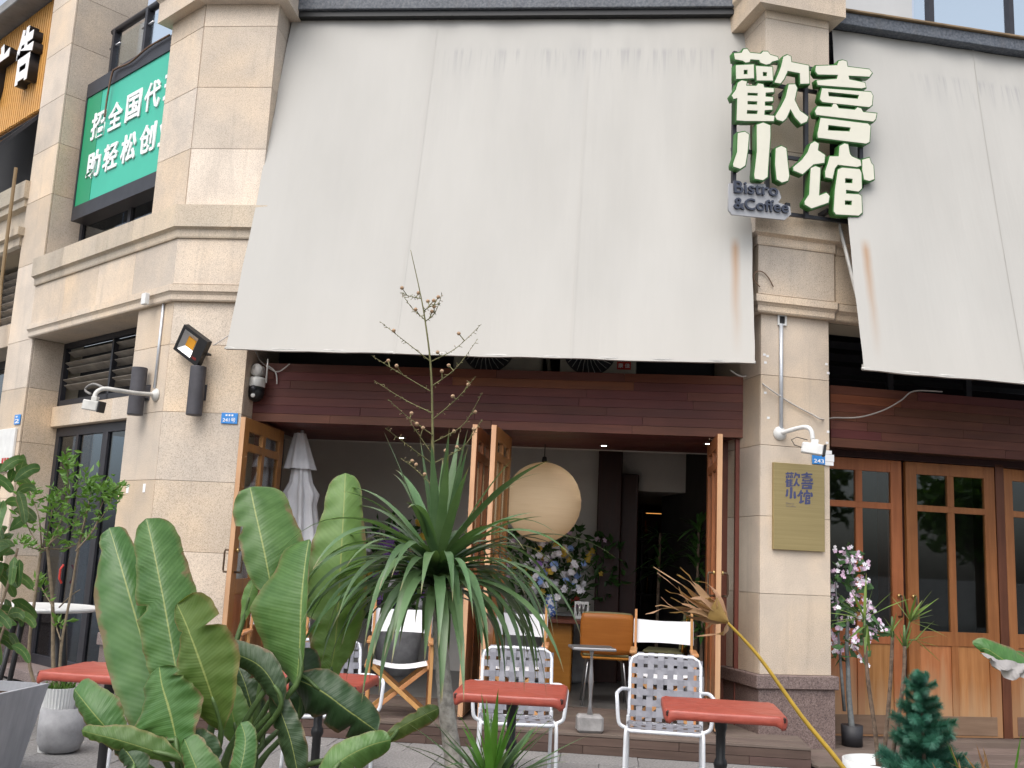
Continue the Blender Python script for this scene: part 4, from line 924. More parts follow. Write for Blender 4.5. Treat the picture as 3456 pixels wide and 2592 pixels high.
# --- air conditioner units in the gap above the fascia
def ac_unit(label, x0, x1, txt=True):
    t = thing('air_conditioner', label, 'air conditioner', FM.w((x0+x1)/2,-.34,3.216), FM.a); h = (x1-x0)/2
    MB().cbox(-h,h,0,.30,.0,.56,.012).obj('casing', CREAMAC, t)
    cx = -h*.22; rr = .245
    MB().lathe([(rr,-.004),(rr+.012,-.008),(rr+.012,.0),(0,-.002)], 32, (cx,-.004,.28), Matrix.Rotation(R_(90),3,'X')).obj('fan_opening', VOID, t)
    for k in range(26):
        a = 2*math.pi*k/26; MB().tube([(cx+.05*math.cos(a),-.014,.28+.05*math.sin(a)),(cx+.16*math.cos(a+.25),-.016,.28+.16*math.sin(a+.25)),(cx+rr*math.cos(a+.35),-.014,.28+rr*math.sin(a+.35))], .003, 4).obj('grille_wire', GREYPL, t)
    if txt:
        MB().box(h*.50,h*.86,-.004,-.0005,.09,.215).obj('badge', REDL, t)
        for s, z, hh in (('KONKA', .165, .035), ('康 佳', .105, .045)):
            l = link('lettering', text_mesh(s, h*.30, hh, .002, .01), WHITE, t); l.location = (h*.53,-.0045,z)
    return t
q0, q1 = FM.at(1889,1250,.34), FM.at(2147,1250,.34); ac_unit('cream air conditioner with a red badge above the fascia', q0.x, q1.x)
q0, q1 = FM.at(1530,1240,.34), FM.at(1826,1240,.34); ac_unit('cream air conditioner without badge above the fascia', q0.x, q1.x, False)
tag(MB().tube([FM.w(.05,-.2,3.216)+Vector((.34,0,0)), FM.w(.05,-.2,3.6)+Vector((.28,0,0))], .02, 8).obj('drain_hose', CREAMAC, smooth=True), 'slanting cream hose between the two air conditioners', 'hose')

# --- recessed downlights in the soffit (lit)
DL = bpy.data.materials.new('lit downlight'); DL.use_nodes = True; b_ = DL.node_tree.nodes['Principled BSDF']; b_.inputs['Emission Color'].default_value = (1,.93,.82,1); b_.inputs['Emission Strength'].default_value = 60.0
for x, y, lab in ((1355,1478,'small lit downlight in the soffit behind the sword-leaf plant'), (2038,1504,'small lit downlight in the soffit above the lantern'), (2390,1498,'small lit downlight in the soffit by the right door leaf')):
    p = atz(x, y, 2.665); t = thing('downlight', lab, 'lamp', (p.x,p.y,2.667), 0, 'soffit downlights')
    MB().lathe([(.045,0),(.05,-.004),(.032,-.006),(.03,.0)], 18).obj('trim', STEEL, t, smooth=True); MB().lathe([(0,-.002),(.03,-.002)], 18).obj('lens', DL, t)

# ================================================================== FURNITURE
def smooth_path(P, sub=6):
    P = [Vector(p) for p in P]; out = []
    for i in range(len(P)-1):
        p0, p1, p2, p3 = P[max(i-1,0)], P[i], P[i+1], P[min(i+2, len(P)-1)]
        for k in range(sub):
            t = k/sub; out.append(.5*((2*p1)+(p2-p0)*t+(2*p0-5*p1+4*p2-p3)*t*t+(3*p1-p0-3*p2+p3)*t**3))
    out.append(P[-1]); return out

# --- red vinyl covered tables
def red_table(label, p, rz, sx=.30, sy=.30):
    t = thing('cafe_table', label, 'table', (p[0],p[1],0), rz, 'red covered tables on the terrace')
    z = .74; r = random.Random(label); mb = MB()
    # cover: top sheet with rounded rim and a wrinkled skirt
    prof = [(0.0,0.0),(.93,0.0),(.972,-.001),(.99,-.004),(1.0,-.014),(1.006,-.03),(1.0,-.046),(.97,-.05)]
    n = 48; rows = []
    for (s, dz) in prof:
        row = []
        for k in range(n):
            a = 2*math.pi*k/n; e = .16; c, s_ = math.cos(a), math.sin(a)
            x = math.copysign(abs(c)**e, c); y = math.copysign(abs(s_)**e, s_)
            cor = (abs(c*s_)*2)**3
            w_ = 0 if dz > -.012 else (.006*math.sin(a*17+r.random()*.8)+.004*math.sin(a*41))*(1+cor*2)
            dzz = dz - (cor*.022 if dz < -.025 else 0) + (.002*math.sin(a*9) if 0 > dz else 0)
            row.append((x*sx*s*(1+w_*.6), y*sy*s*(1+w_*.6), z+dzz+.0015*math.sin(x*9+y*5)))
        rows.append(row)
    mb.grid(rows, True).obj('cover', VINYL, t, smooth=True)
    MB().cbox(-sx+.012,sx-.012,-sy+.012,sy-.012,z-.034,z-.004,.006).obj('top', DARKWOOD, t)
    MB().lathe([(.0,.02),(.032,.02),(.030,.10),(.026,.12),(.026,.40),(.034,.41),(.038,.43),(.034,.45),(.026,.46),(.027,.60),(.034,.62),(.036,.66),(.06,.695),(.0,.70)], 18).obj('column', BLACKM, t, smooth=True)
    b = MB()
    for k in range(4):
        a = math.pi/4+k*math.pi/2; b.tube([(0,0,.06),(.15*math.cos(a),.15*math.sin(a),.05),(.27*math.cos(a),.27*math.sin(a),.012)], [.026,.022,.016], 8)
    b.obj('foot', BLACKM, t, smooth=True); return t
red_table('red covered table under the dry palm leaf, nearest the right pillar', (1.25,5.84), R_(-7), .325, .30)
red_table('red covered table right of the pale trunk with drooping sword leaves', (.09,6.18), R_(-5), .32, .33)
red_table('red covered table mostly hidden behind the paddle leaves', (-1.06,6.26), R_(-6))
red_table('red covered table at the left, before the round white table', (-2.30,6.22), R_(-8), .31, .30)

# --- white tubular chairs with grey webbing (faces -y)
def web_chair():
    t = thing('webbed_chair', '', 'chair', (0,0,0), 0, 'white tubular chairs with grey webbing')
    W_ = .245; bt = .012
    yb = lambda z: .20+(z-.40)*.22
    fr = [(-W_,.21,.40)]+[(-W_,yb(z),z) for z in (.50,.62,.74,.80)]+[(-W_+.012,yb(.838),.838),(-W_+.05,yb(.86),.862),(0,yb(.866),.868),(W_-.05,yb(.86),.862),(W_-.012,yb(.838),.838)]+[(W_,yb(z),z) for z in (.80,.74,.62,.50)]+[(W_,.21,.40)]
    MB().tube(fr, bt, 10).obj('back_frame', WHITEP, t, smooth=True)
    sf = [(-W_,.22,.41),(-W_,-.20,.425),(-W_+.03,-.235,.425),(W_-.03,-.235,.425),(W_,-.20,.425),(W_,.22,.41),(-W_,.22,.41)]
    MB().tube(sf, bt, 10).obj('seat_frame', WHITEP, t, smooth=True)
    for s in (-1, 1):
        MB().tube(smooth_path([(s*(W_+.005),.205,.46),(s*(W_+.006),.21,.42),(s*(W_+.006),.24,.2),(s*(W_+.008),.275,0)], 4), .0125, 10).obj('leg', WHITEP, t, smooth=True)
        MB().tube(smooth_path([(s*W_,-.19,.43),(s*(W_+.005),-.215,.40),(s*(W_+.008),-.225,.2),(s*(W_+.008),-.235,0)], 4), .0125, 10).obj('leg', WHITEP, t, smooth=True)
        MB().tube(smooth_path([(s*(W_+.004),yb(.63),.63),(s*(W_+.05),.12,.645),(s*(W_+.07),-.10,.645),(s*(W_+.07),-.175,.635),(s*(W_+.066),-.195,.60),(s*(W_+.058),-.195,.50),(s*(W_+.045),-.19,.455),(s*W_,-.18,.43)], 5), .0125, 10).obj('arm', WHITEP, t, smooth=True)
    # back webbing
    def strip(pts, wdir, w, name='strap'):
        rows = []
        sk = rng.uniform(-.008,.008); sl = rng.uniform(-.004,.003)
        for i_, p in enumerate(pts):
            u_ = i_/(len(pts)-1); e_ = Vector(wdir)*(sk*(u_-.5)*2)+Vector((0,sl*math.sin(math.pi*u_),sl*.5*math.sin(math.pi*u_)))
            rows.append([tuple(Vector(p)+e_-Vector(wdir)*w/2), tuple(Vector(p)+e_+Vector(wdir)*w/2)])
        MB().grid(rows).obj(name, WEB, t)
    up = Vector((0,.215,.977)); zs = [.475,.548,.62,.692,.764,.826]; xs = [-.175,-.105,-.035,.035,.105,.175]
    for i, z in enumerate(zs):
        pts = []
        for k in range(13):
            x = -W_+2*W_*k/12; off = .004*math.sin(k*math.pi/12*7+(i % 2)*math.pi); edge = .014 if k in (0,12) else 0
            pts.append((x*(1.0), yb(z)-.012+off+edge*.3, z))
        pts = [(-W_-.014, yb(z)+.004, z)]+pts+[(W_+.014, yb(z)+.004, z)]
        strip(pts, up, .043)
    for i, x in enumerate(xs):
        strip([(x, yb(z)-.012+.004*math.sin(k*math.pi/14*7+math.pi*(i % 2+1)), z) for k, z in enumerate([.43+.435*q/14 for q in range(15)])]+[(x, yb(.88)+.003, .882)], (1,0,0), .043)
    # seat webbing
    for i in range(6):
        y = -.185+i*.072
        strip([(-W_-.013, y, .42)]+[(-W_+2*W_*k/12, y, .433-.012*math.sin(math.pi*k/12)+.003*math.sin(k*1.8+(i % 2)*math.pi)) for k in range(13)]+[(W_+.013, y, .42)], (0,1,0), .045)
    for i, x in enumerate(xs):
        strip([(x, -.247, .42)]+[(x, -.235+.44*k/12, .433-.012*math.sin(math.pi*(x+W_)/(2*W_))+.003*math.sin(k*1.8+math.pi*(i % 2+1))) for k in range(13)], (1,0,0), .043)
    return t
wc = web_chair(); wc['label'] = 'white webbed chair behind the table nearest the right pillar'; wc.location = (1.13,7.05,0); wc.rotation_euler = (0,0,R_(-9))
dup(wc, 'white webbed chair behind the table right of the pale trunk', (.14,7.12,0), R_(2))
dup(wc, 'white webbed chair right of the paddle leaves, seen from its side', (-1.13,7.1,0), R_(20))
dup(wc, 'white webbed chair behind the left red table, beside the paddle leaves', (-2.25,7.15,0), R_(-6))

# --- wooden director chairs with white canvas (faces -y)
def director_chair():
    t = thing('director_chair', '', 'chair', (0,0,0), 0, 'director chairs with white canvas on the deck')
    Wd = .255
    for s in (-1, 1):
        for y in (-.20, .20):
            MB().cbox(s*Wd-.014,s*Wd+.014,y-.022,y+.022,.03,.595,.004).obj('leg', PINE, t)
        MB().cbox(s*Wd-.016,s*Wd+.016,-.235,.235,.0,.034,.005).obj('runner', PINE, t)
        MB().cbox(s*Wd-.03,s*Wd+.03,-.25,.23,.596,.622,.006).obj('arm', PINE, t)
        rt = Matrix.Translation((s*(Wd-.012),.205,.60)) @ Matrix.Rotation(R_(-9), 4, 'X')
        MB().cbox(-.011,.011,-.017,.017,-.05,.345,.003,rt).obj('back_post', PINE, t)
        MB().cbox(s*Wd-.035,s*Wd-.015,-.215,.215,.40,.43,.004).obj('seat_rail', PINE, t)
    for y in (-.165,.165):
        for s in (-1, 1):
            d = Vector((2*(Wd-.025),0,.375)); L = d.length; an = math.atan2(d.z, d.x)
            rt = Matrix.Translation((0,y+s*.012,.222)) @ Matrix.Rotation(-s*an, 4, 'Y')
            MB().cbox(-L/2,L/2,-.010,.010,-.017,.017,.003,rt).obj('cross_leg', PINE, t)
    rows = []
    for i in range(7):
        z = .655+.205*i/6; row = []
        for k in range(17):
            x = -Wd-.006+(2*Wd+.012)*k/16; q = 1-(x/(Wd+.006))**2
            row.append((x, .205+(z-.6)*.158+.014+.03*q, z+(-.012 if i == 6 else (.008 if i == 0 else 0))*q))
        rows.append(row)
    MB().grid(rows).obj('back_canvas', CANVASW, t, smooth=True)
    # canvas sleeves round the posts
    rows = []
    for i in range(9):
        y = -.19+.38*i/8; rows.append([(-Wd+.03+(2*Wd-.06)*k/12, y, .432-.035*math.sin(math.pi*k/12)) for k in range(13)])
    MB().grid(rows).obj('seat_canvas', CANVASW, t, smooth=True)
    return t
dc = director_chair(); dc['label'] = 'director chair at the right door leaf, behind the dry palm leaf'; dc.location = (1.40,8.85,.162); dc.rotation_euler = (0,0,R_(-8))
dup(dc, 'director chair left of the orange chair, behind the webbed one', (.14,8.95,.162), R_(-4))
dup(dc, 'director chair behind the drooping sword leaves with its crossed legs showing', (-.83,8.75,.162), R_(6))
dup(dc, 'director chair behind the tall light green paddle leaf', (-1.93,8.9,.162), R_(4))

# --- pedestal side table on the deck
st = thing('side_table', 'slim steel pedestal table with a concrete foot on the deck', 'table', (.745,8.38,.162), R_(4))
MB().cbox(-.105,.105,-.07,.07,0,.135,.02).obj('base', CONC, st)
MB().lathe([(.0,.13),(.024,.135),(.016,.2),(.014,.25),(.017,.33),(.024,.39),(.019,.45),(.012,.52),(.012,.60),(.022,.635),(0,.64)], 16).obj('column', STEEL, st, smooth=True)
MB().cbox(-.175,.175,-.15,.15,.64,.662,.006).obj('top', STEEL, st)

# --- round white bar table at the left
rt_ = thing('round_table', 'round white bar table with black splayed legs by the glass door', 'table', (-3.62,8.15,0), 0)
MB().lathe([(0,.925),(.40,.925),(.425,.935),(.43,.945),(.425,.955),(.41,.96),(0,.96)], 40).obj('top', WHITEPL, rt_, smooth=False)
for k in range(4):
    a = math.pi/4+.25+k*math.pi/2; MB().tube([(.20*math.cos(a),.20*math.sin(a),.925),(.34*math.cos(a),.34*math.sin(a),0)], [.026,.016], 10).obj('leg', BLACKM, rt_, smooth=True)

# ================================================================== INSIDE THE CAFE
ln = thing('paper_lantern', 'big round cream paper lantern hanging in the cafe doorway', 'lantern', at(1832,1694,10.35))
rows = []
for i in range(41):
    th = math.pi*i/40; r = .392*math.sin(th)*(1+.006*math.sin(i*2.4)); rows.append([(r*math.cos(2*math.pi*k/48), r*math.sin(2*math.pi*k/48), .405*math.cos(th)) for k in range(48)])
MB().grid(rows, True).obj('shade', PAPER, ln, smooth=True); MB().tube([(0,0,.40),(0,0,.95)], .006, 6).obj('cord', BLACKM, ln)
MB().lathe([(0,.40),(.03,.40),(.022,.46),(.0,.47)], 12).obj('cap', BLACKM, ln, smooth=True)

# orange moulded chair seen from behind
def orange_chair(label, p, rz):
    t = thing('moulded_chair', label, 'chair', p, rz, 'orange plywood chairs at the indoor table')
    rows = []
    for i in range(9):
        z = .49+.36*i/8; hw = .255-.012*abs(i/8-.6)
        rows.append([(hw*math.sin((k/16-.5)*2.0)/math.sin(1.0)*(1-.04*(i in (0,8))), -.20-(z-.49)*.14-.055*math.cos((k/16-.5)*2.0)+.055, z+(.012*math.cos((k/16-.5)*2.4) if i == 8 else (-.014*math.cos((k/16-.5)*2.4) if i == 0 else 0))) for k in range(17)])
    o = MB().grid(rows).obj('backrest', CHAIRWOOD, t, smooth=True); md = o.modifiers.new('s', 'SOLIDIFY'); md.thickness = .012
    rows2 = [[(p_[0]*.96, p_[1]+.02, p_[2]+.012) for p_ in r] for r in rows]; o2 = MB().grid(rows2).obj('cushion', OLIVE, t, smooth=True); m2 = o2.modifiers.new('s', 'SOLIDIFY'); m2.thickness = .022
    MB().cbox(-.23,.23,-.20,.24,.43,.455,.012).obj('seat', CHAIRWOOD, t); MB().cbox(-.22,.22,-.19,.23,.456,.49,.014).obj('seat_cushion', OLIVE, t)
    for sx, sy in ((-1,-1),(1,-1),(-1,1),(1,1)): MB().tube([(sx*.12,sy*.10,.425),(sx*.17,sy*.15,.40),(sx*.215,sy*.20,0)], .010, 8).obj('leg', STEEL, t, smooth=True)
    return t
orange_chair('orange plywood chair with its back to the doorway', (1.02,10.05,.158), R_(-2))
orange_chair('dark turned orange chair right of the indoor table', (1.72,10.65,.158), R_(75))
it = thing('dining_table', 'dark wooden table behind the orange chair', 'table', (.72,11.0,.158), FM.a)
MB().cbox(-.75,.62,-.38,.38,.70,.74,.006).obj('top', REDWOOD, it); MB().cbox(-.25,.05,-.25,.25,0,.70,.01).obj('pedestal', CHAIRWOOD, it)
# petals
def flower(mb, c, r, n=5, tilt=None, rr=rng):
    c = Vector(c); d = tilt or Vector((rr.uniform(-.6,.6), -1, rr.uniform(-.2,.8))).normalized(); a = d.orthogonal().normalized(); b = d.cross(a)
    for k in range(n):
        t0 = 2*math.pi*k/n+rr.random()*.3; e = a*math.cos(t0)+b*math.sin(t0); f = a*-math.sin(t0)+b*math.cos(t0)
        mb.quad(c, c+e*r*.6+f*r*.38+d*r*.18, c+e*r+d*r*.05, c+e*r*.6-f*r*.38+d*r*.18)
def leafcard(mb, c, d, L, wd, rr=rng):
    c = Vector(c); d = Vector(d).normalized(); s = d.cross(Vector((rr.uniform(-1,1), rr.uniform(-1,1), rr.uniform(-.3,1)))).normalized(); nrm = d.cross(s)
    mb.quad(c, c+d*L*.45+s*wd*.5+nrm*L*.06, c+d*L-nrm*L*.08, c+d*L*.45-s*wd*.5+nrm*L*.06)
def rnd_ball(rr, r=(1,1,1)):
    while True:
        v = Vector((rr.uniform(-1,1), rr.uniform(-1,1), rr.uniform(-1,1)))
        if v.length < 1: return Vector((v.x*r[0], v.y*r[1], v.z*r[2]))
# vase with a big bouquet
vp = at(1858,2066,11.0)
vs = thing('flower_vase', 'blue and white vase with a big bouquet under the lantern', 'vase', (vp.x,vp.y,.90))
VASE, nt, b = newmat('blue white porcelain', (.7,.72,.76), .25); f_ = noise(nt, coords(nt), 38, 2, .5); nt.links.new(ramp(nt, f_, [(.46,(.68,.70,.74)),(.52,(.09,.17,.45))]), b.inputs['Base Color'])
MB().lathe([(0,0),(.05,0),(.07,.05),(.075,.13),(.06,.19),(.045,.215),(.055,.235),(.05,.235),(0,.2)], 20).obj('vase', VASE, vs, smooth=True)
rr = random.Random(4); mbs = {m.name: (MB(), m) for m in (FLW, FLY, FLB, FLV)}; lv_ = MB()
for k in range(75):
    v = rnd_ball(rr, (.38,.26,.32)); c = Vector((.02,-.02,.48))+v; m = rr.choice([FLW,FLW,FLW,FLW,FLY,FLB,FLB,FLV if v.x < 0 else FLW]); 
    for q in range(3): flower(mbs[m.name][0], c+rnd_ball(rr,(.02,.02,.02)), rr.uniform(.024,.042), 6, None, rr)
for k in range(160): leafcard(lv_, Vector((0,.04,.50))+rnd_ball(rr,(.5,.22,.44)), rnd_ball(rr), rr.uniform(.08,.16), .05, rr)
for nme, (mb, m) in mbs.items(): mb.obj('blossoms', m, vs, kind='stuff')
lv_.obj('leaves', LF_DARK, vs, kind='stuff')
# dark flower hedge on the indoor wall
fp = thing('flower_display', 'violet and yellow silk flower display behind the sword-leaf plant', 'flowers', (-1.15,11.7,.16))
rr = random.Random(9); mbs = {m.name: (MB(), m) for m in (FLW, FLY, FLB, FLV)}; lv_ = MB()
for k in range(95):
    c = Vector((0,0,1.22))+rnd_ball(rr,(.85,.25,.55)); m = rr.choice([FLV,FLV,FLV,FLW,FLY,FLB])
    for q in range(4): flower(mbs[m.name][0], c+rnd_ball(rr,(.03,.02,.03)), rr.uniform(.03,.055), 5, None, rr)
for k in range(500): leafcard(lv_, Vector((0,.06,1.15))+rnd_ball(rr,(.9,.22,.62)), rnd_ball(rr), rr.uniform(.09,.18), .06, rr)
for nme, (mb, m) in mbs.items(): mb.obj('blossoms', m, fp, kind='stuff')
lv_.obj('leaves', LF_DARK, fp, kind='stuff'); MB().lathe([(0,0),(.22,0),(.28,.55),(.24,.55),(0,.5)], 20).obj('planter', GREYPOT, fp, smooth=True); MB().tube([(0,0,.5),(0.02,.02,1.2)], .03, 8).obj('stem', BARKB, fp)
fp2 = thing('flower_display', 'dark flowering shrub behind the paper lantern', 'flowers', (.55,11.75,.16))
rr = random.Random(19); lv_ = MB(); fb_w = MB(); fb_b = MB()
for k in range(420): leafcard(lv_, Vector((0,.02,1.30))+rnd_ball(rr,(.95,.2,.55)), rnd_ball(rr), rr.uniform(.09,.17), .06, rr)
for k in range(40):
    flower(rr.choice((fb_w, fb_b)), Vector((0,-.1,1.3))+rnd_ball(rr,(.9,.15,.5)), rr.uniform(.03,.05), 5, None, rr)
lv_.obj('leaves', LF_DARK, fp2, kind='stuff'); fb_w.obj('blossoms', FLY, fp2, kind='stuff'); fb_b.obj('blossoms', FLP, fp2, kind='stuff'); MB().cbox(-.5,.5,-.14,.14,0,.75,.02).obj('planter', GREYPOT, fp2); MB().tube([(0,0,.7),(0,0,1.2)], .03, 6).obj('stem', BARKB, fp2)
# folded parasol
pp = atz(1000,2250,.16); pa = thing('folded_parasol', 'folded pale grey parasol inside the left door leaf', 'parasol', (at(1000,1700,10.05).x,10.05,.16))
rows = []; r_ = random.Random(2)
for i in range(15):
    t = i/14; z = 2.42-1.55*t; rad = .035+.17*t**.8+(.035 if abs(t-.33) < .04 else 0); n = 48
    rows.append([((rad*(1+.33*math.sin(8*2*math.pi*k/n+.5*t)*min(1,t*2.5)))*math.cos(2*math.pi*k/n)+.10*t, (rad*(1+.33*math.sin(8*2*math.pi*k/n+.5*t)*min(1,t*2.5)))*math.sin(2*math.pi*k/n), z) for k in range(n)])
MB().grid(rows, True).obj('canopy', PARASOL, pa, smooth=True)
rows = []
for i in range(5):
    t = i/4; rad = .05+.09*t; rows.append([(rad*(1+.2*math.sin(6*2*math.pi*k/36))*math.cos(2*math.pi*k/36)-.02+.03*t, rad*(1+.2*math.sin(6*2*math.pi*k/36))*math.sin(2*math.pi*k/36), 2.47-.36*t) for k in range(36)])
MB().grid(rows, True).obj('vent_flap', PARASOL, pa, smooth=True)
MB().tube([(0,0,.05),(0,0,2.5)], .022, 10).obj('pole', STEEL, pa); MB().cbox(-.25,.25,-.25,.25,0,.07,.01).obj('base', CONC, pa)
# small items on the table and wall
cs_ = thing('menu_stand', 'small white fretwork menu stand beside the vase', 'stand', (vp.x+.32,vp.y-.12,.90))
b_ = MB().box(-.075,.075,-.01,.01,.0,.03).box(-.075,.075,-.01,.01,.15,.18).box(-.075,-.06,-.01,.01,.03,.15).box(.06,.075,-.01,.01,.03,.15)
for k in range(6): b_.tube([(-.05+k*.02,0,.03),(-.05+k*.02+(.02 if k % 2 else -.02),0,.15)], .006, 5)
b_.obj('panel', WHITEPL, cs_)
tag(MB().cbox(-.05,.05,-.015,.015,-.07,.07,.004).obj('wall_box', REDL, None, loc=(at(1943,2030,11.9).x,11.98,at(1943,2030,11.9).z)), 'small red box on the wall behind the indoor table', 'box')
# bar shelf with warm light strips
sh = thing('bar_shelf', 'dark bar shelf with warm light strips at the back', 'shelf', FM.w(1.75,5.4,.16), FM.a)
sb = MB()
for z in (.9,1.3,1.7,2.1): sb.box(-.65,.6,-.15,.35,z-.015,z+.015)
for x in (-.66,-.25,.17,.6): sb.box(x-.015,x+.015,-.15,.35,.0,2.14)
sb.obj('carcass', DARKWOOD, sh)
WARM = bpy.data.materials.new('warm strip'); WARM.use_nodes = True; b_ = WARM.node_tree.nodes['Principled BSDF']; b_.inputs['Emission Color'].default_value = (1,.42,.10,1); b_.inputs['Emission Strength'].default_value = .7
for a, b2_ in ((-.5,-.32),(-.2,.05),(.2,.33),(.38,.55)): MB().box(a,b2_,-.13,-.11,2.075,2.082).obj('light_strip', WARM, sh)
rr = random.Random(31); bt_ = [plain('brown bottle', (.05,.02,.01), .2), plain('green bottle', (.01,.05,.02), .2), plain('amber bottle', (.16,.06,.01), .2)]
for z in (.915,1.315,1.715):
    for k in range(9): MB().lathe([(0,0),(.032,0),(.032,.16),(.012,.20),(.012,.26),(0,.26)], 10, (-.6+k*.14+rr.uniform(-.02,.02),.0,z)).obj('bottle', rr.choice(bt_), sh, smooth=True)
# leafy indoor plants at the doorway's right
def indoor_plant(label, p, h, n, seed, L=.32):
    t = thing('indoor_plant', label, 'plant', p, 0, 'dark leafy plants inside the doorway'); rr = random.Random(seed)
    MB().lathe([(0,0),(.12,0),(.16,.32),(.14,.32),(0,.3)], 18).obj('pot', GREYPOT, t, smooth=True); MB().tube([(0,0,.3),(.02,.01,h)], [.02,.014], 8).obj('stem', BARKB, t)
    for k in range(n):
        a = rr.uniform(0,2*math.pi); e = rr.uniform(-.3,1.2); d = Vector((math.cos(a)*math.cos(e), math.sin(a)*math.cos(e), math.sin(e))); c = Vector((.02,.01,h-rr.uniform(0,.5)*h*.6))
        ln_ = L*rr.uniform(.7,1.2); s = d.cross(Vector((0,0,1))).normalized(); rows = []
        for i in range(6):
            u = i/5; q = c+d*ln_*u+Vector((0,0,-ln_*.35*u*u)); wd = .022*math.sin(math.pi*min(.98,u*.9+.08)); rows.append([q-s*wd, q+Vector((0,0,-wd*.3)), q+s*wd])
        MB().grid(rows).obj('leaf', LF_DARK, t, smooth=True)
    return t
indoor_plant('tall dark leafy plant behind the right director chair', (2.0,10.6,.158), 1.75, 55, 5)
indoor_plant('shorter dark leafy plant by the right door leaf', (1.93,9.95,.158), .95, 40, 6, .26)
indoor_plant('dark leafy plant left of the tall one, deeper inside', (1.75,11.6,.158), 1.7, 45, 7)

# ================================================================== PLANTS
LEAFN = 14
def paddle_leaf(parent, mid, wl, wr, m, fl=.05, fr_=.05, name='leaf', ripple=.006, tears=0, seed=0, inv=None):
    """mid: world points base->tip; wl / wr: half widths in metres on the two sides; fl/fr_: how far each edge lifts back"""
    rr = random.Random(seed); P = smooth_path(mid, 10 if tears else 6); n = len(P)
    def lerp(a, t):
        x = t*(len(a)-1); i = min(int(x), len(a)-2); u = x-i
        if i == len(a)-2: return max(a[i]*math.sqrt(max(0, 1-u**2.2)), a[-1])
        u = u*u*(3-2*u)*.5+u*.5; return a[i]+(a[i+1]-a[i])*u
    rows = []; uvs = []; ACR = 7
    tr_ = [(rr.choice((-1,1)), rr.uniform(.25,.85), rr.uniform(.25,.6)) for _ in range(tears)]
    vw = Vector((0,1,0))
    for i, p in enumerate(P):
        t = i/(n-1); d = (P[min(i+1,n-1)]-P[max(i-1,0)]).normalized(); s = d.cross(vw).normalized()     # s: to the left of the rising rib as seen by the camera when d is up
        nb = s.cross(d).normalized()
        a, b = lerp(wl, t), lerp(wr, t); row = []; uvr = []
        for k in range(-ACR, ACR+1):
            q = k/ACR; wd = a if q < 0 else b; f = fl if q < 0 else fr_
            wd *= 1-.03*abs(math.sin(i*1.1+seed))*(tears > 0)
            for (sd, tt, dp_) in tr_:
                if sd*q > 0: wd *= 1-dp_*max(0, 1-abs(t-tt)/.03)
            off = abs(q)*wd; lift = f*abs(q)**1.5*min(1, wd/.08)
            rip = ripple*math.sin(t*(n-1)*(1.2 if tears else 2.1)+abs(q)*1.5+seed)*abs(q)
            pt = p + s*(off*(-1 if q > 0 else 1)) + vw*lift + vw*rip - d*abs(q)*wd*.12
            row.append(pt); uvr.append((q, t))
        rows.append(row); uvs += uvr
    mb = MB(); mb.grid(rows); mb.uv = uvs
    o = mb.obj(name, m, parent, smooth=True)
    if inv is not None: o.data.transform(inv)
    return o
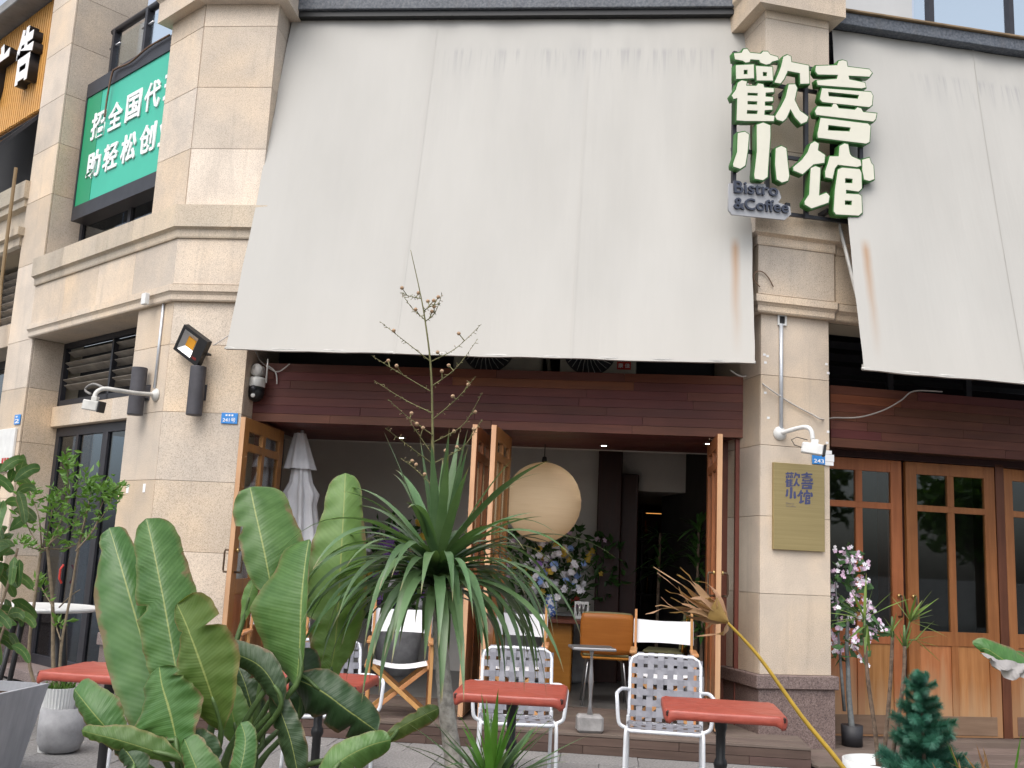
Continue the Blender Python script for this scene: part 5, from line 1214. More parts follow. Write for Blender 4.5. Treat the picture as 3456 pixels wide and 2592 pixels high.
# --- big paddle-leaved plant (root in the planter)
root = Vector((-1.02,3.98,.45)); bp = thing('paddle_leaf_plant', 'large bird-of-paradise plant with broad paddle leaves', 'plant', root); inv = Matrix.Translation(-root)
def mk(pts, Y): return [atD(p[0], p[1], p[2] if len(p) > 2 else Y) for p in pts]
def px(a, Y): return [v*1.5624*Y/FPX for v in a]
LV = [  # mid (photo px), depth, wl, wr, material, foldL, foldR
 ([(392,1640,3.95),(372,1600,4.0),(350,1540,4.02),(318,1420,4.06),(275,1270,4.12),(247,1175,4.2),(236,1140,4.24)],4.1,[4,30,58,74,66,26,2],[4,25,55,66,50,26,2],LF_BIRD,-.05,.10),
 ([(400,1560,3.92),(388,1490,3.92),(372,1400,3.95),(352,1290,4.0),(332,1190,4.06),(316,1120,4.12)],4.0,[4,45,64,66,46,2],[4,32,46,56,46,2],LF_BIRD,.02,.10),
 ([(588,1345,4.12),(588,1290,4.12),(572,1200,4.14),(552,1110,4.2),(540,1052,4.25)],4.15,[3,22,42,44,26],[3,44,80,66,12],LF_BIRD,-.04,.12),
 ([(640,1480,3.9),(648,1400,3.92),(652,1300,3.95),(660,1215,4.0),(668,1165,4.05)],3.95,[8,85,122,70,2],[4,12,14,10,2],LF_BIRD,.10,-.06),
 ([(700,1500,4.3),(716,1440,4.3),(724,1390,4.3),(731,1300,4.32),(738,1180,4.36),(743,1090,4.42),(746,1022,4.5)],4.35,[4,30,50,74,66,42,2],[4,20,38,56,48,36,2],LF_BIRDL,-.02,.08),
 ([(478,1580,3.8),(458,1505,3.78),(432,1430,3.78),(404,1355,3.82),(382,1305,3.9)],3.8,[4,70,72,28,2],[4,60,96,84,3],LF_BIRDY,.06,-.06),
 ([(250,1605,3.8),(237,1582,3.8),(205,1545,3.8),(175,1508,3.84),(160,1488,3.9)],3.8,[3,20,34,26,2],[3,30,46,34,2],LF_BIRD,.05,.06),
 ([(384,1640,3.68),(379,1590,3.7),(365,1530,3.72),(350,1480,3.76),(344,1440,3.8)],3.72,[4,70,112,60,2],[4,50,84,58,2],LF_BIRD,.08,-.05),
 ([(395,1645,3.65),(330,1622,3.62),(260,1600,3.6),(205,1586,3.62),(176,1578,3.65)],3.62,[3,20,24,16,1],[3,28,30,16,1],LF_BIRDY,.04,.05),
 ([(445,1720,3.5),(428,1670,3.5),(412,1630,3.52),(398,1596,3.56)],3.5,[30,40,26,1],[30,42,32,1],LF_BIRD,.05,.05),
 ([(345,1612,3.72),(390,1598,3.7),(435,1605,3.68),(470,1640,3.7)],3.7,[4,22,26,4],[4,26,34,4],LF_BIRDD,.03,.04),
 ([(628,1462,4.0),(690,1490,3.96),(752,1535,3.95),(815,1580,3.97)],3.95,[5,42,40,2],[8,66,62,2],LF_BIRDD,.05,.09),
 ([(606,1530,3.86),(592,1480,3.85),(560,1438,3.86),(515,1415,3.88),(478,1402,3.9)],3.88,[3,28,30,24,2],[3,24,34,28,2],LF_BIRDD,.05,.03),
 ([(670,1710,3.55),(735,1645,3.55),(795,1612,3.58),(845,1598,3.62)],3.58,[4,34,26,1],[4,46,34,1],LF_BIRD,.05,.05),
 ([(815,1612,4.0),(860,1575,4.0),(910,1548,4.02),(948,1530,4.05)],4.0,[2,12,18,3],[2,22,24,3],LF_BIRDY,.03,.04),
 ([(516,1620,3.98),(506,1560,3.98),(495,1515,4.0),(478,1475,4.03)],3.98,[3,45,38,2],[3,36,30,2],LF_BIRDL,.06,.03),
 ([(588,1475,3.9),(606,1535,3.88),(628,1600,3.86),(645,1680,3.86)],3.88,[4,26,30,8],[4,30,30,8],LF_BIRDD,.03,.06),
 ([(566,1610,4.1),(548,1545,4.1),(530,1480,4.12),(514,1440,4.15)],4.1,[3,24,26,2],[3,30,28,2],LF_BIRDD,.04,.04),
 ([(522,1350,4.2),(538,1290,4.2),(550,1250,4.22)],4.2,[3,16,2],[3,16,2],LF_BIRDL,.02,.02),
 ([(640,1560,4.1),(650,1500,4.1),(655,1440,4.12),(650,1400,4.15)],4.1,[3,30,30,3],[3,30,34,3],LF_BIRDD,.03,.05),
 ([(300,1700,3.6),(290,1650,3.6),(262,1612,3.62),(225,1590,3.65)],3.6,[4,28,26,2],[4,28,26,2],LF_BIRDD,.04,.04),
 ([(500,1720,3.6),(520,1660,3.6),(530,1600,3.63),(520,1560,3.66)],3.6,[4,28,26,2],[4,26,22,2],LF_BIRD,.04,.04),
]
for i, (pts, Y, wl, wr, m, fl, fr2) in enumerate(LV):
    o = paddle_leaf(bp, mk(pts, Y), px(wl, Y), px(wr, Y), m, fl, fr2, tears=i % 3, seed=i, inv=inv)
    P0 = atD(pts[0][0], pts[0][1], pts[0][2]); rb = root+Vector((random.Random(i).uniform(-.13,.13), random.Random(i+50).uniform(-.1,.1), 0))
    mid_ = P0.lerp(rb, .5)+Vector((0,0,.02)) + (P0-rb).cross(Vector((0,1,0))).normalized()*.03
    MB().tube([inv @ p for p in smooth_path([rb, mid_, P0, atD(*pts[1])], 4)], [.015]*5+[.011]*4+[.008]*3+[.004], 8).obj('stalk', STALKG, bp, smooth=True)

# --- sword-leaved tree with a dry flower stalk
ct = thing('sword_leaf_tree', 'sword-leaved cabbage palm with drooping leaves and a dry flower stalk', 'tree', (at(1545,2620,4.2).x,4.2,.45)); ci = Matrix.Translation(-ct.location)
crown = at(1478,1872,4.2)
tp = smooth_path([ct.location, at(1535,2620,4.2), at(1508,2400,4.2), at(1492,2230,4.2), at(1480,2050,4.2), crown], 6)
rads = [.040-.018*i/(len(tp)-1)+.0018*math.sin(i*2.9) for i in range(len(tp))]
MB().tube([ci @ p for p in tp], rads, 12).obj('trunk', BARKG, ct, smooth=True)
def sword_leaf(parent, base, d0, L, wd, droop, m, inv, rr, nseg=14, side=None, name='leaf'):
    d = Vector(d0).normalized(); p = Vector(base); P = [p.copy()]; st_ = L/nseg
    for i in range(nseg):
        p = p+d*st_; P.append(p.copy()); k = droop*(.35+1.3*i/nseg)*st_; d = (d+Vector((0,0,-1))*k).normalized()
    hs_ = side or Vector((-d0[1], d0[0], 0)); hs_ = (hs_ if hs_.length > .05 else Vector((1,0,0))).normalized()
    tw = rr.uniform(-.5,.5); rows = []; uvs = []
    for i, q in enumerate(P):
        t = i/nseg; dd = (P[min(i+1,nseg)]-P[max(i-1,0)]).normalized(); s = (hs_ - dd*hs_.dot(dd)).normalized(); nb = s.cross(dd)
        a = tw*t; s2 = s*math.cos(a)+nb*math.sin(a); n2 = s2.cross(dd)
        w_ = wd*(.55+.45*math.sin(math.pi*min(1,t*1.25+.12)) if t < .55 else (1-t)/.45*.97+.01)*.5
        rows.append([q-s2*w_-n2*w_*.25, q, q+s2*w_-n2*w_*.25]); uvs += [(-1,t),(0,t),(1,t)]
    mb = MB().grid(rows); mb.uv = uvs; o = mb.obj(name, m, parent, smooth=True); o.data.transform(inv); return o
rr = random.Random(21)
def cord(n, e0, e1, L0, L1, d0_, d1_, zo, w0=.038, w1=.052):
    for k in range(n):
        g_ = (k+.5)/n; a = k*2.399963+rr.uniform(-.3,.3); el = e0+(e1-e0)*g_+rr.uniform(-.12,.12)
        sword_leaf(ct, crown+Vector((math.cos(a)*.022, math.sin(a)*.022, zo-.07*g_)), (math.cos(a)*math.cos(el), math.sin(a)*math.cos(el), math.sin(el)), rr.uniform(L0,L1), rr.uniform(w0,w1), rr.uniform(d0_,d1_), LF_CORD, ci, rr)
cord(9, 1.40, 1.10, .40, .56, .2, 1.0, .03, .034, .046)
cord(17, 1.05, .50, .46, .64, .7, 2.2, .01, .032, .046)
cord(50, .75, .12, .50, .78, 1.8, 4.4, -.03, .030, .044)
cord(66, .66, .05, .50, .74, 3.4, 6.5, -.07, .032, .048)
cord(12, .3, .0, .42, .60, 5.0, 8.0, -.12, .030, .044)
stalk = smooth_path([crown, atD(938,1060,4.2), atD(935,950,4.2), atD(931,800,4.19), atD(918,690,4.18), atD(905,620,4.18), atD(887,540,4.18)], 6)
so_ = MB().tube([ci @ p for p in stalk], [.0072-.006*i/(len(stalk)-1) for i in range(len(stalk))], 8).obj('flower_stalk', STALKD, ct, smooth=True)
BR = [((929,780),(872,735),(820,694),0),((929,782),(985,752),(1040,700),1),((930,845),(862,805),(803,768),0),((931,835),(985,795),(1032,732),1),((933,892),(872,862),(808,822),0),((936,905),(990,858),(1028,812),1),((935,940),(880,900),(838,862),0),((937,955),(1000,918),(1042,848),1),((938,1005),(885,965),(832,925),0),((938,1000),(1000,965),(1042,905),1),((936,1050),(893,1010),(865,990),0),((919,692),(890,665),(869,636),0),((919,694),(940,675),(955,634),1),((915,672),(930,662),(952,655),1),((910,645),(885,640),(868,632),0),((936,985),(905,940),(885,910),1)]
rr = random.Random(8); berry = MB(); twig = MB()
for (a, b2_, c, s) in BR:
    dy = rr.uniform(-.14,.14); p0, p1, p2 = atD(*a, 4.19), atD(*b2_, 4.19+dy*.5), atD(*c, 4.19+dy)
    path = smooth_path([p0, p1, p2], 10)
    MB().tube([ci @ p for p in path], [.0024-.0016*i/(len(path)-1) for i in range(len(path))], 6).obj('branch', STALKD, ct, smooth=True)
    for i in range(2, len(path)-1):
        e = rnd_ball(rr).normalized()*rr.uniform(.006,.018); q = path[i]; twig.tube([ci @ q, ci @ (q+e)], [.0016,.001], 4)
        if rr.random() < .35: berry.lathe([(0,-.0025),(.0025,0),(0,.0025)], 5, ci @ (q+e))
    for i in (5, 9, 13):
        if rr.random() < .5:
            e = Vector((rr.uniform(-.03,.03), rr.uniform(-.03,.03), rr.uniform(.01,.04))); q = path[i]; twig.tube([ci @ q, ci @ (q+e)], [.0025,.0018], 4); berry.lathe([(0,-.009),(.006,-.006),(.009,0),(.006,.006),(0,.009)], 8, ci @ (q+e))
twig.obj('twigs', STALKD, ct, kind='stuff'); berry.obj('seed_capsules', BERRY, ct, kind='stuff')

# --- low rosette at the bottom centre
rs = thing('sword_leaf_seedling', 'fresh green sword-leaf rosette at the bottom centre', 'plant', (at(1650,2700,3.9).x,3.9,.45)); ri = Matrix.Translation(-rs.location); rr = random.Random(5)
rb = at(1655,2690,3.9)
MB().tube([(0,0,0), ri @ rb], .02, 8).obj('stem', BARKG, rs)
for k in range(34):
    a = k*2.399963; g_ = k/34; el = 1.42-1.1*g_; sword_leaf(rs, rb+Vector((0,0,.02)), (math.cos(a)*math.cos(el), math.sin(a)*math.cos(el)*.7, math.sin(el)), rr.uniform(.22,.40), rr.uniform(.022,.034), rr.uniform(1.0,3.0), LF_CORDL if g_ < .45 else LF_CORD, ri, rr, 10)
for (x, y) in ((1905,2480),(2005,2535),(1360,2500),(1400,2440),(1300,2560)):
    tgt = at(x, y, 3.95); d = tgt-rb; sword_leaf(rs, rb, (d.x, d.y, d.z+.12), d.length*1.05, .028, .8, LF_CORD, ri, rr, 10)

# --- dead fan palm leaf on a yellow stem
dp = thing('dry_palm_leaf', 'withered brown fan palm leaf on a long yellow stem', 'palm leaf', (at(2910,2700,3.8).x,3.8,.45)); di = Matrix.Translation(-dp.location); rr = random.Random(14)
jt = at(2452,2098,3.8)
sp_ = smooth_path([dp.location, at(2905,2690,3.8), at(2700,2410,3.8), at(2560,2215,3.8), jt], 6)
MB().tube([di @ p for p in sp_], [.011-.006*i/(len(sp_)-1) for i in range(len(sp_))], 8).obj('stem', STALKY, dp, smooth=True)
for (x, y, L_) in [(2215,1912,1),(2225,1935,1),(2300,1915,1),(2250,1990,1),(2225,2018,1),(2205,2045,1),(2185,2065,1),(2330,1965,.9),(2290,1940,1),(2270,2010,1),(2380,1985,.8),(2345,2155,1),(2395,2110,.8),(2360,2010,.9),(2320,2000,1),(2310,2045,1),(2260,2060,1),(2375,2130,.9),(2420,2020,.7),(2300,1980,1)]:
    tgt = at(x+rr.uniform(-10,10), y+rr.uniform(-10,10), 3.8+rr.uniform(-.10,.10)); d = tgt-jt; nrm = Vector((0,1,0)); L = d.length
    b = d.normalized().cross(nrm).normalized(); bow = Vector((rr.uniform(-.03,.03),rr.uniform(-.05,.05),rr.uniform(-.03,.06)))
    rows = []; uvs = []
    for i in range(9):
        t = i/8; q = jt+d*t+bow*math.sin(math.pi*t)+Vector((rr.uniform(-.004,.004),rr.uniform(-.006,.006),rr.uniform(-.004,.004))); w_ = .0135*math.sin(math.pi*(t*.86+.12))+.0008; a = 2.2*t*(1 if x % 2 else -1)+rr.uniform(-.2,.2)
        s = b*math.cos(a)+nrm*math.sin(a); rows.append([q-s*w_, q+nrm*w_*.5, q+s*w_]); uvs += [(-1,.2),(0,.2),(1,.2)]
    mb = MB().grid(rows); mb.uv = uvs; o = mb.obj('leaflet', LF_DRY, dp, smooth=True); o.data.transform(di)
rows = []; 
for i in range(7):
    t = i/6; q = jt+(at(2330,1995,3.78)-jt)*t*.48; w_ = .006+.036*t; rows.append([q+Vector((-.3*w_,-.02,-w_)), q+Vector((0,-.035,0)), q+Vector((.6*w_,-.02,w_*.9))])
mb = MB().grid(rows); mb.uv = [(0,.2)]*21; o = mb.obj('blade_base', plain('yellowing palm blade', (.30,.19,.06), .6, 0, .3, .3, 12), dp, smooth=True); o.data.transform(di)

# --- white pot with three fan palm canes
wp = at(2945,2566,5.1); fpot = thing('potted_fan_palm', 'white pot with three thin canes of lady palm', 'plant', (wp.x+.04,5.1,0)); fi = Matrix.Translation(-fpot.location); hz = wp.z
MB().lathe([(0,0),(.13,0),(.15,.03),(.175,hz-.06),(.18,hz),(.168,hz),(.162,hz-.03),(0,hz-.04)], 32).obj('pot', WHITEPOT, fpot, smooth=True); MB().lathe([(0,hz-.035),(.163,hz-.036)], 24).obj('soil', SOIL, fpot)
rr = random.Random(77)
def fan(parent, c, up, n, L, m, spread, inv):
    c = Vector(c); up = Vector(up).normalized(); 
    for k in range(n):
        a = (k/(n-1)-.5)*spread+rr.uniform(-.1,.1); ax = Vector((0,1,0)); d = Matrix.Rotation(a, 3, ax) @ up; d = (d+Vector((0,rr.uniform(-.35,.35),0))).normalized()
        sword_leaf(parent, c, d, L*rr.uniform(.8,1.15), .016, 1.2, m, inv, rr, 7, None, 'leaflet')
for pts, yo in (([(2968,2640),(2955,2480),(2930,2300),(2918,2150)],0),([(2972,2640),(2990,2480),(3005,2300),(3012,2150)],.05),([(2995,2640),(3030,2440),(3050,2280),(3053,2180)],-.04)):
    P = smooth_path([at(x, y, 5.1+yo) for x, y in pts], 6); MB().tube([fi @ p for p in P], [.0115-.003*i/len(P)+.0012*(i % 3 == 0) for i in range(len(P))], 8).obj('cane', BARKB, fpot, smooth=True)
    MB().tube([fi @ P[-1], fi @ (P[-1]+Vector((0,0,.10)))], [.011,.005], 8).obj('sheath', STALKG, fpot, smooth=True)
for (x, y), (ux, uz), n, L in (((2918,2090),(-.7,.35),7,.20),((2918,2090),(.35,1),5,.22),((2925,2110),(-.3,-.8),4,.15),((3070,2095),(.2,1),5,.13),((3072,2098),(1,.35),6,.17),((3056,2195),(.0,1),4,.12),((3012,2130),(.1,1),3,.09),((3090,2160),(1,.05),4,.15)):
    fan(fpot, at(x, y, 5.1), (ux,0,uz), n, L, LF_FAN, 1.3, fi)
    MB().tube([fi @ at(x, y, 5.1), fi @ at(2918 if x < 3000 else (3012 if x < 3030 else 3053), 2160, 5.1)], .003, 5).obj('leaf_stem', STALKG, fpot)

# --- artificial pine
xp = at(3130,2680,4.9); xt = thing('artificial_pine', 'small dark green artificial pine tree in a black pot', 'tree', (xp.x,4.9,0)); rr = random.Random(3)
top = at(3102,2285,4.9).z; MB().lathe([(0,0),(.11,0),(.13,.24),(.115,.24),(0,.22)], 20).obj('pot', BLACKPOT, xt, smooth=True)
MB().tube([(0,0,.2),(-.02,0,top-.06)], [.014,.006], 8).obj('trunk', BARKB, xt)
def pine_branch_mesh(L, seed):
    r = random.Random(seed); mb = MB().tube([(0,0,0),(L*.5,0,.0),(L,0,.02)], [.004,.003,.002], 5); uv = [(0,.3)]*len(mb.v)
    for i in range(1500):
        t = r.uniform(.02,1.0)**.8; c = Vector((L*t,0,.02*t*t)); a = r.uniform(0,2*math.pi); d = Vector((.65, math.cos(a), math.sin(a))).normalized(); ln_ = r.uniform(.035,.06)*(1.1-.3*t); s = d.cross(Vector((r.uniform(-1,1),r.uniform(-1,1),r.uniform(-1,1))))*.0008
        mb.quad(c-s, c+s, c+d*ln_+s*.6, c+d*ln_-s*.6); uv += [(0,.3)]*4
    mb.uv = uv; me = mb.mesh('branch'); me.materials.append(LF_PINE); return me
PBM = [pine_branch_mesh(.20, i) for i in range(4)]
z = .34; lev = 0; H = top-.34
while z < top-.02:
    f = 1-(z-.34)/H; R0 = .05+.21*f**.9; nb_ = max(5, int(9*f+4))
    for k in range(nb_):
        a = 2*math.pi*k/nb_+lev*.7+rr.uniform(-.25,.25); o = link('branch', rr.choice(PBM), None, xt); L = R0*rr.uniform(.55,1.25)
        o.location = (-.02*(1-f),0,z+rr.uniform(-.015,.015)); o.rotation_euler = (0, R_(rr.uniform(-28,2)), a); o.scale = (L/.20, max(.55,L/.20), max(.55,L/.20))
    z += .045; lev += 1
o = link('tip', PBM[0], None, xt); o.location = (-.02,0,top-.09); o.rotation_euler = (0, R_(-86), 0); o.scale = (.55,.6,.6)
# --- pink blossom tree in a black pot
bt0 = Vector((3.06,9.02,.05)); bt = thing('blossom_tree', 'artificial tree with pink blossoms in a black pot by the pillar', 'tree', bt0); bi = Matrix.Translation(-bt0)
MB().lathe([(0,0),(.085,0),(.092,.17),(.082,.17),(0,.15)], 22).obj('pot', BLACKPOT, bt, smooth=True)
Yb = 9.02; P = smooth_path([bt0+Vector((0,0,.14)), at(2866,2360,Yb), at(2862,2260,Yb), at(2858,2150,Yb), at(2870,2020,Yb), at(2880,1900,Yb)], 6)
MB().tube([bi @ p for p in P], [.028-.020*i/(len(P)-1) for i in range(len(P))], 8).obj('trunk', BARKF, bt, smooth=True)
MB().tube([bi @ at(2850,2400,Yb), bi @ at(2840,2280,Yb), bi @ at(2830,2150,Yb), bi @ at(2820,1960,Yb)], [.016,.014,.01,.005], 8).obj('trunk', BARKF, bt, smooth=True)
rr = random.Random(44); pk = MB(); wt = MB(); lf = MB(); tw = MB()
CL = [(2830,1900,40,60),(2870,1880,35,50),(2905,1930,30,60),(2825,2010,45,60),(2880,2050,45,60),(2930,2080,30,40),(2850,2130,50,60),(2900,2160,40,50),(2960,2120,25,30),(2865,2000,50,70),(2830,2180,30,40)]
for (x, y, rx, ry) in CL:
    c = at(x, y, Yb); sx, sz = rx*Yb/FPX, ry*Yb/FPX
    for k in range(9): 
        q = c+rnd_ball(rr,(sx,.16,sz))
        for j in range(3): flower(rr.choice((pk,pk,wt)), bi @ (q+rnd_ball(rr,(.03,.03,.03))), rr.uniform(.014,.026), 5, None, rr)
    for k in range(9): leafcard(lf, bi @ (c+rnd_ball(rr,(sx*1.1,.16,sz*1.1))), (rr.uniform(-1,1), rr.uniform(-1,.3), rr.uniform(-.9,.4)), rr.uniform(.08,.14), rr.uniform(.05,.075), rr)
for (x, y, x2, y2) in ((2880,1960,2870,1880),(2890,1960,2935,1960),(2900,2060,2975,2130),(2900,2080,2990,2120),(2890,2000,2950,2050),(2880,2180,2925,2250),(2860,1900,2900,1885)):
    a, b2_ = at(x, y, Yb), at(x2, y2, Yb-.1); tw.tube([bi @ a, bi @ (a.lerp(b2_,.5)+Vector((0,0,.02))), bi @ b2_], .004, 5)
    for k in range(7):
        q = a.lerp(b2_, .4+.6*k/6)+rnd_ball(rr,(.02,.02,.02)); flower(rr.choice((pk,wt)), bi @ q, rr.uniform(.014,.022), 5, None, rr)
pk.obj('blossoms', FLP, bt, kind='stuff'); wt.obj('blossoms', FLW, bt, kind='stuff'); lf.obj('leaves', LF_SILK, bt, kind='stuff'); tw.obj('twigs', BARKF, bt, kind='stuff')

# --- withered paddle leaf at the right edge and straw-like plant in the corner
wr0 = Vector((at(3470,2700,4.0).x,4.0,.45)); wl_ = thing('withered_leaf_plant', 'green leaf with a crumpled grey withered half at the right edge', 'plant', wr0); wi = Matrix.Translation(-wr0)
paddle_leaf(wl_, [at(3520,2300,4.0), at(3460,2262,4.0), at(3400,2235,3.98), at(3330,2190,3.98), at(3305,2195,4.0)], [.01,.03,.03,.03,.01], [.01,.05,.065,.04,.01], LF_BIRD, .02, .05, inv=wi)
rows = []; uvs = []; rr = random.Random(6)
for i in range(15):
    t = i/14; top_ = at(3308+180*t, 2205+(50*t if t < .6 else 30), 3.97); bot = at(3345+130*t, 2230+60*min(1,t*3)+8*math.sin(t*14), 3.93)
    rows.append([top_.lerp(bot, k/7)+Vector((0,-.02*math.sin(math.pi*k/7)+.012*math.sin(i*1.3+k*1.1)+rr.uniform(-.006,.006),.006*math.sin(k*1.7+i))) for k in range(8)]); uvs += [(0,.2)]*8
mb = MB().grid(rows); mb.uv = uvs; o = mb.obj('withered_leaf', LF_GREY, wl_, smooth=True); o.data.transform(wi)
paddle_leaf(wl_, [at(3500,2290,4.1), at(3450,2240,4.1), at(3420,2200,4.12)], [.01,.05,.01], [.01,.05,.01], LF_BIRD, .02, .03, inv=wi)
MB().tube([(0,0,0), wi @ at(3520,2300,4.0)], .012, 8).obj('stalk', STALKG, wl_)
sg0 = Vector((at(3330,2720,3.9).x,3.9,.45)); dg_ = thing('dry_grass_plant', 'straw-coloured dried plant in the bottom right corner', 'plant', sg0); gi = Matrix.Translation(-sg0)
for k, (x0, y0, x1, y1) in enumerate(((3260,2600,3195,2500),(3255,2600,3205,2505),(3340,2600,3295,2510),(3345,2585,3318,2520),(3420,2590,3448,2468),(3330,2580,3190,2565),(3395,2585,3240,2580),(3330,2590,3250,2540),(3400,2590,3460,2540),(3200,2620,3145,2570),(3250,2610,3235,2560),(3300,2600,3330,2545))):
    a, b2_ = at(x0, y0+60, 3.9), at(x1, y1, 3.85); d = b2_-a; sword_leaf(dg_, a, d, d.length, .012, .3, LF_DRY if k % 4 else LF_CORDL, gi, rng, 8)
    MB().tube([gi @ a, gi @ (sg0+Vector((rng.uniform(-.05,.05),0,0)))], .004, 5).obj('stem', BARKL, dg_)

# --- left side pots and small trees
pt = atz(198,2550,0); rp_ = thing('potted_citrus_tree', 'small thin-stemmed tree in a rounded grey cement pot', 'tree', (pt.x-.05,pt.y+.12,0)); ti = Matrix.Translation(-rp_.location); Yt = pt.y+.12
MB().lathe([(0,0),(.09,0),(.13,.02),(.155,.08),(.16,.16),(.152,.31),(.142,.31),(.138,.28),(0,.275)], 32).obj('pot', GREYPOT, rp_, smooth=True); MB().lathe([(0,.278),(.14,.279)], 24).obj('soil', SOIL, rp_)
tr = MB(); br_tips = []; rr = random.Random(12)
def limb(pts, r0, r1, Y=Yt, jit=.05):
    P = smooth_path([at(x, y, Y+rr.uniform(-jit,jit)) for x, y in pts], 5); MB().tube([ti @ p for p in P], [r0+(r1-r0)*i/(len(P)-1) for i in range(len(P))], 7).obj('branch', BARKL, rp_, smooth=True); return P
limb([(195,2440),(180,2250),(178,2050),(165,1900),(160,1850)], .016, .010); limb([(200,2440),(205,2200),(240,2000),(265,1850),(300,1700)], .012, .006); limb([(185,2440),(100,2250),(120,2000),(140,1850)], .014, .010)
for pts in ([(140,1860),(100,1790),(75,1730)],[(140,1850),(130,1740),(90,1640)],[(160,1850),(190,1790),(230,1690),(225,1560)],[(160,1840),(230,1780),(300,1720)],[(150,1850),(230,1850),(300,1800),(360,1720),(385,1660)],[(255,1860),(320,1780),(345,1700),(400,1640)],[(165,1860),(110,1850),(65,1830)],[(145,1850),(170,1760),(180,1680)],[(260,1850),(280,1780),(310,1650)],[(180,2050),(150,2000),(130,1960)],[(200,2050),(240,2010),(270,1990)],[(205,2160),(190,2110),(210,2100)]):
    P = limb(pts, .006, .0025, Yt, .12); br_tips.append(P)
lm = MB()
for P in br_tips[:10]:
    for i in range(3, len(P)):
        for j in range(5 if i > len(P)-5 else 2):
            leafcard(lm, ti @ (P[i]+rnd_ball(rr,(.04,.05,.035))), (rr.uniform(-1,1), rr.uniform(-1,1), rr.uniform(-.1,1)), rr.uniform(.05,.085), rr.uniform(.022,.034), rr)
for (x, y, rx, ry, n) in ((225,1560,30,40,26),(300,1640,70,45,80),(350,1660,50,40,40),(95,1650,35,35,30),(190,1700,60,60,35),(180,1820,40,40,20),(240,1770,60,60,25),(205,2105,35,25,14),(390,1680,25,40,14)):
    for k in range(n):
        c = at(x+rr.gauss(0,rx*.5), y+rr.gauss(0,ry*.5), Yt+rr.uniform(-.15,.15)); leafcard(lm, ti @ c, (rr.uniform(-1,1), rr.uniform(-1,1), rr.uniform(-.2,1)), rr.uniform(.055,.09), rr.uniform(.024,.036), rr)
lm.obj('leaves', LF_SMALL, rp_, kind='stuff')
MB().cbox(-.06,.05,-.13,-.10,.27,.30,.004).obj('shell', WHITEPL, rp_)
gp = thing('square_planter', 'tapered square grey wooden planter with a glossy leafed bush', 'planter', (-3.27,6.50,0), R_(-6)); rr = random.Random(66)
GW = wood_mat('grey painted boards', (.34,.355,.38), (.43,.445,.47), .1, .7, (25,25,1.6)); b = .24; t_ = .33; hh = .56
for k in range(4):
    a = k*math.pi/2; rm4 = Matrix.Rotation(a, 4, 'Z'); mb = MB(); q = [(-b,-b,0),(b,-b,0),(t_,-t_,hh),(-t_,-t_,hh)]; q2 = [(-b+.02,-b+.02,0),(b-.02,-b+.02,0),(t_-.02,-t_+.02,hh),(-t_+.02,-t_+.02,hh)]
    mb.quad(*[rm4 @ Vector(p) for p in q]); mb.quad(*[rm4 @ Vector(p) for p in q2[::-1]]); mb.quad(*[rm4 @ Vector(p) for p in (q[3],q[2],q2[2],q2[3])]); mb.obj('side_board', GW, gp)
MB().box(-t_+.03,t_-.03,-t_+.03,t_-.03,hh-.08,hh-.06).obj('soil', SOIL, gp)
gm = (Matrix.Translation(gp.location) @ Matrix.Rotation(R_(-6), 4, 'Z')).inverted()
stems = []
for (x, y) in ((-40,1650),(20,1700),(60,1850),(-20,1900),(40,2050),(10,1600)):
    p2 = at(x, y, 6.5); p0 = Vector((-3.27+rr.uniform(-.1,.1),6.5,.48)); P = smooth_path([p0, p0.lerp(p2,.55)+Vector((rr.uniform(-.06,.06),0,.05)), p2], 6); MB().tube([gm @ p for p in P], .008, 6).obj('stem', BARKL, gp, smooth=True)
for k in range(80):
    x, y = rr.uniform(-110,70), rr.uniform(1590,2210); Y = 6.5+rr.uniform(-.25,.25); c = at(x, y, Y); L = rr.uniform(.13,.21); a = rr.uniform(-math.pi,math.pi); d = Vector((math.cos(a)*.9, rr.uniform(-.5,.3), -.25+.6*math.sin(a))).normalized()
    mid_ = [c, c+d*L*.35+Vector((0,0,.012)), c+d*L*.7+Vector((0,0,.004)), c+d*L+Vector((0,0,-.03))]; wv = L*.20
    paddle_leaf(gp, mid_, [.004,wv,wv*.85,.002], [.004,wv,wv*.85,.002], LF_BUSH, -.012, .02, 'leaf', .0005, seed=k, inv=gm)
w2p = thing('ribbed_planter', 'white ribbed planter behind the left red table', 'planter', (at(200,2330,7.5).x,7.5,0)); 
rows = []
for (r, z) in ((.09,.0),(.105,.3),(.115,.44),(.105,.44)): rows.append([((r+.006*(k % 2))*math.cos(2*math.pi*k/64), (r+.006*(k % 2))*math.sin(2*math.pi*k/64), z) for k in range(64)])
MB().grid(rows, True).obj('pot', WHITEPOT, w2p); MB().lathe([(0,.42),(.105,.421)], 24).obj('soil', SOIL, w2p)
gc = MB(); rr = random.Random(2)
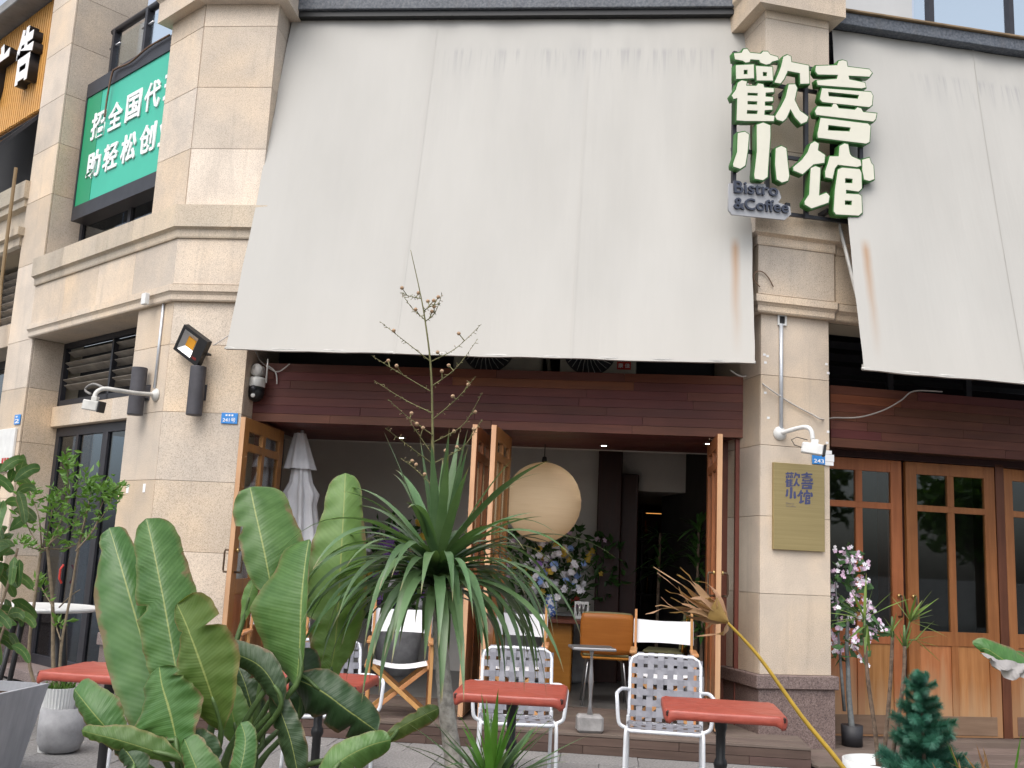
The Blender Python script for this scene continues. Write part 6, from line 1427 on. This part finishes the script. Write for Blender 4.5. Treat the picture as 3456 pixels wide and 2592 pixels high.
for k in range(160): leafcard(gc, (rr.uniform(-.08,.08), rr.uniform(-.08,.08), .42), (rr.uniform(-.5,.5), rr.uniform(-.5,.5), 1), rr.uniform(.03,.08), .015, rr)
gc.obj('ground_cover', LF_SMALL, w2p, kind='stuff')
# --- foreground planter that holds the plants
pl_ = thing('long_planter', 'long low pinkish stone planter along the bottom of the view', 'planter', (0,3.75,0), 0)
PK = plain('pinkish rendered rim', (.42,.33,.28), .8, 0, .3, .15, 5)
for x0, x1, y0, y1 in ((-3.4,3.2,-.62,-.54),(-3.4,3.2,.54,.62),(-3.4,-3.32,-.54,.54),(3.12,3.2,-.54,.54)): MB().cbox(x0,x1,y0,y1,0,.515,.006).obj('wall', PK, pl_)
MB().box(-3.32,3.12,-.54,.54,.40,.45).obj('soil', SOIL, pl_)

# --- street trees across the road, mirrored in the door glass
rr = random.Random(90); cm_ = MB()
for k in range(1500):
    c = rnd_ball(rr,(2.0,2.0,1.7)); c = c*(.55+.45*rr.random()); leafcard(cm_, c, (rr.uniform(-1,1), rr.uniform(-1,1), rr.uniform(-1,.6)), rr.uniform(.3,.5), .22, rr)
cme = cm_.mesh('crown'); cme.materials.append(LF_SMALL)
for k, (x, y, h) in enumerate(((12.5,-8,3.6),(17.5,-11,4.2),(23,-8,3.8))):
    t = thing('street_tree', ('street tree mirrored in the left leaf of the closed double doors', 'street tree mirrored in the right leaf of the closed double doors', 'street tree mirrored in the rightmost door leaf')[k], 'tree', (x,y,0), k*1.3, 'street trees mirrored in the door glass')
    MB().tube([(0,0,0),(.05,0,h*.5),(0,.05,h*.95)], [.18,.14,.07], 10).obj('trunk', BARKB, t, smooth=True)
    for a in range(4): MB().tube([(0,0,h*.45),(.6*math.cos(a*1.6),.6*math.sin(a*1.6),h*.8),(1.3*math.cos(a*1.6),1.3*math.sin(a*1.6),h)], [.09,.06,.02], 6).obj('limb', BARKB, t, smooth=True)
    o = link('crown', cme, None, t, loc=(0,0,h), rz=k*.9); o.scale = (1.25,1.25,1.15)
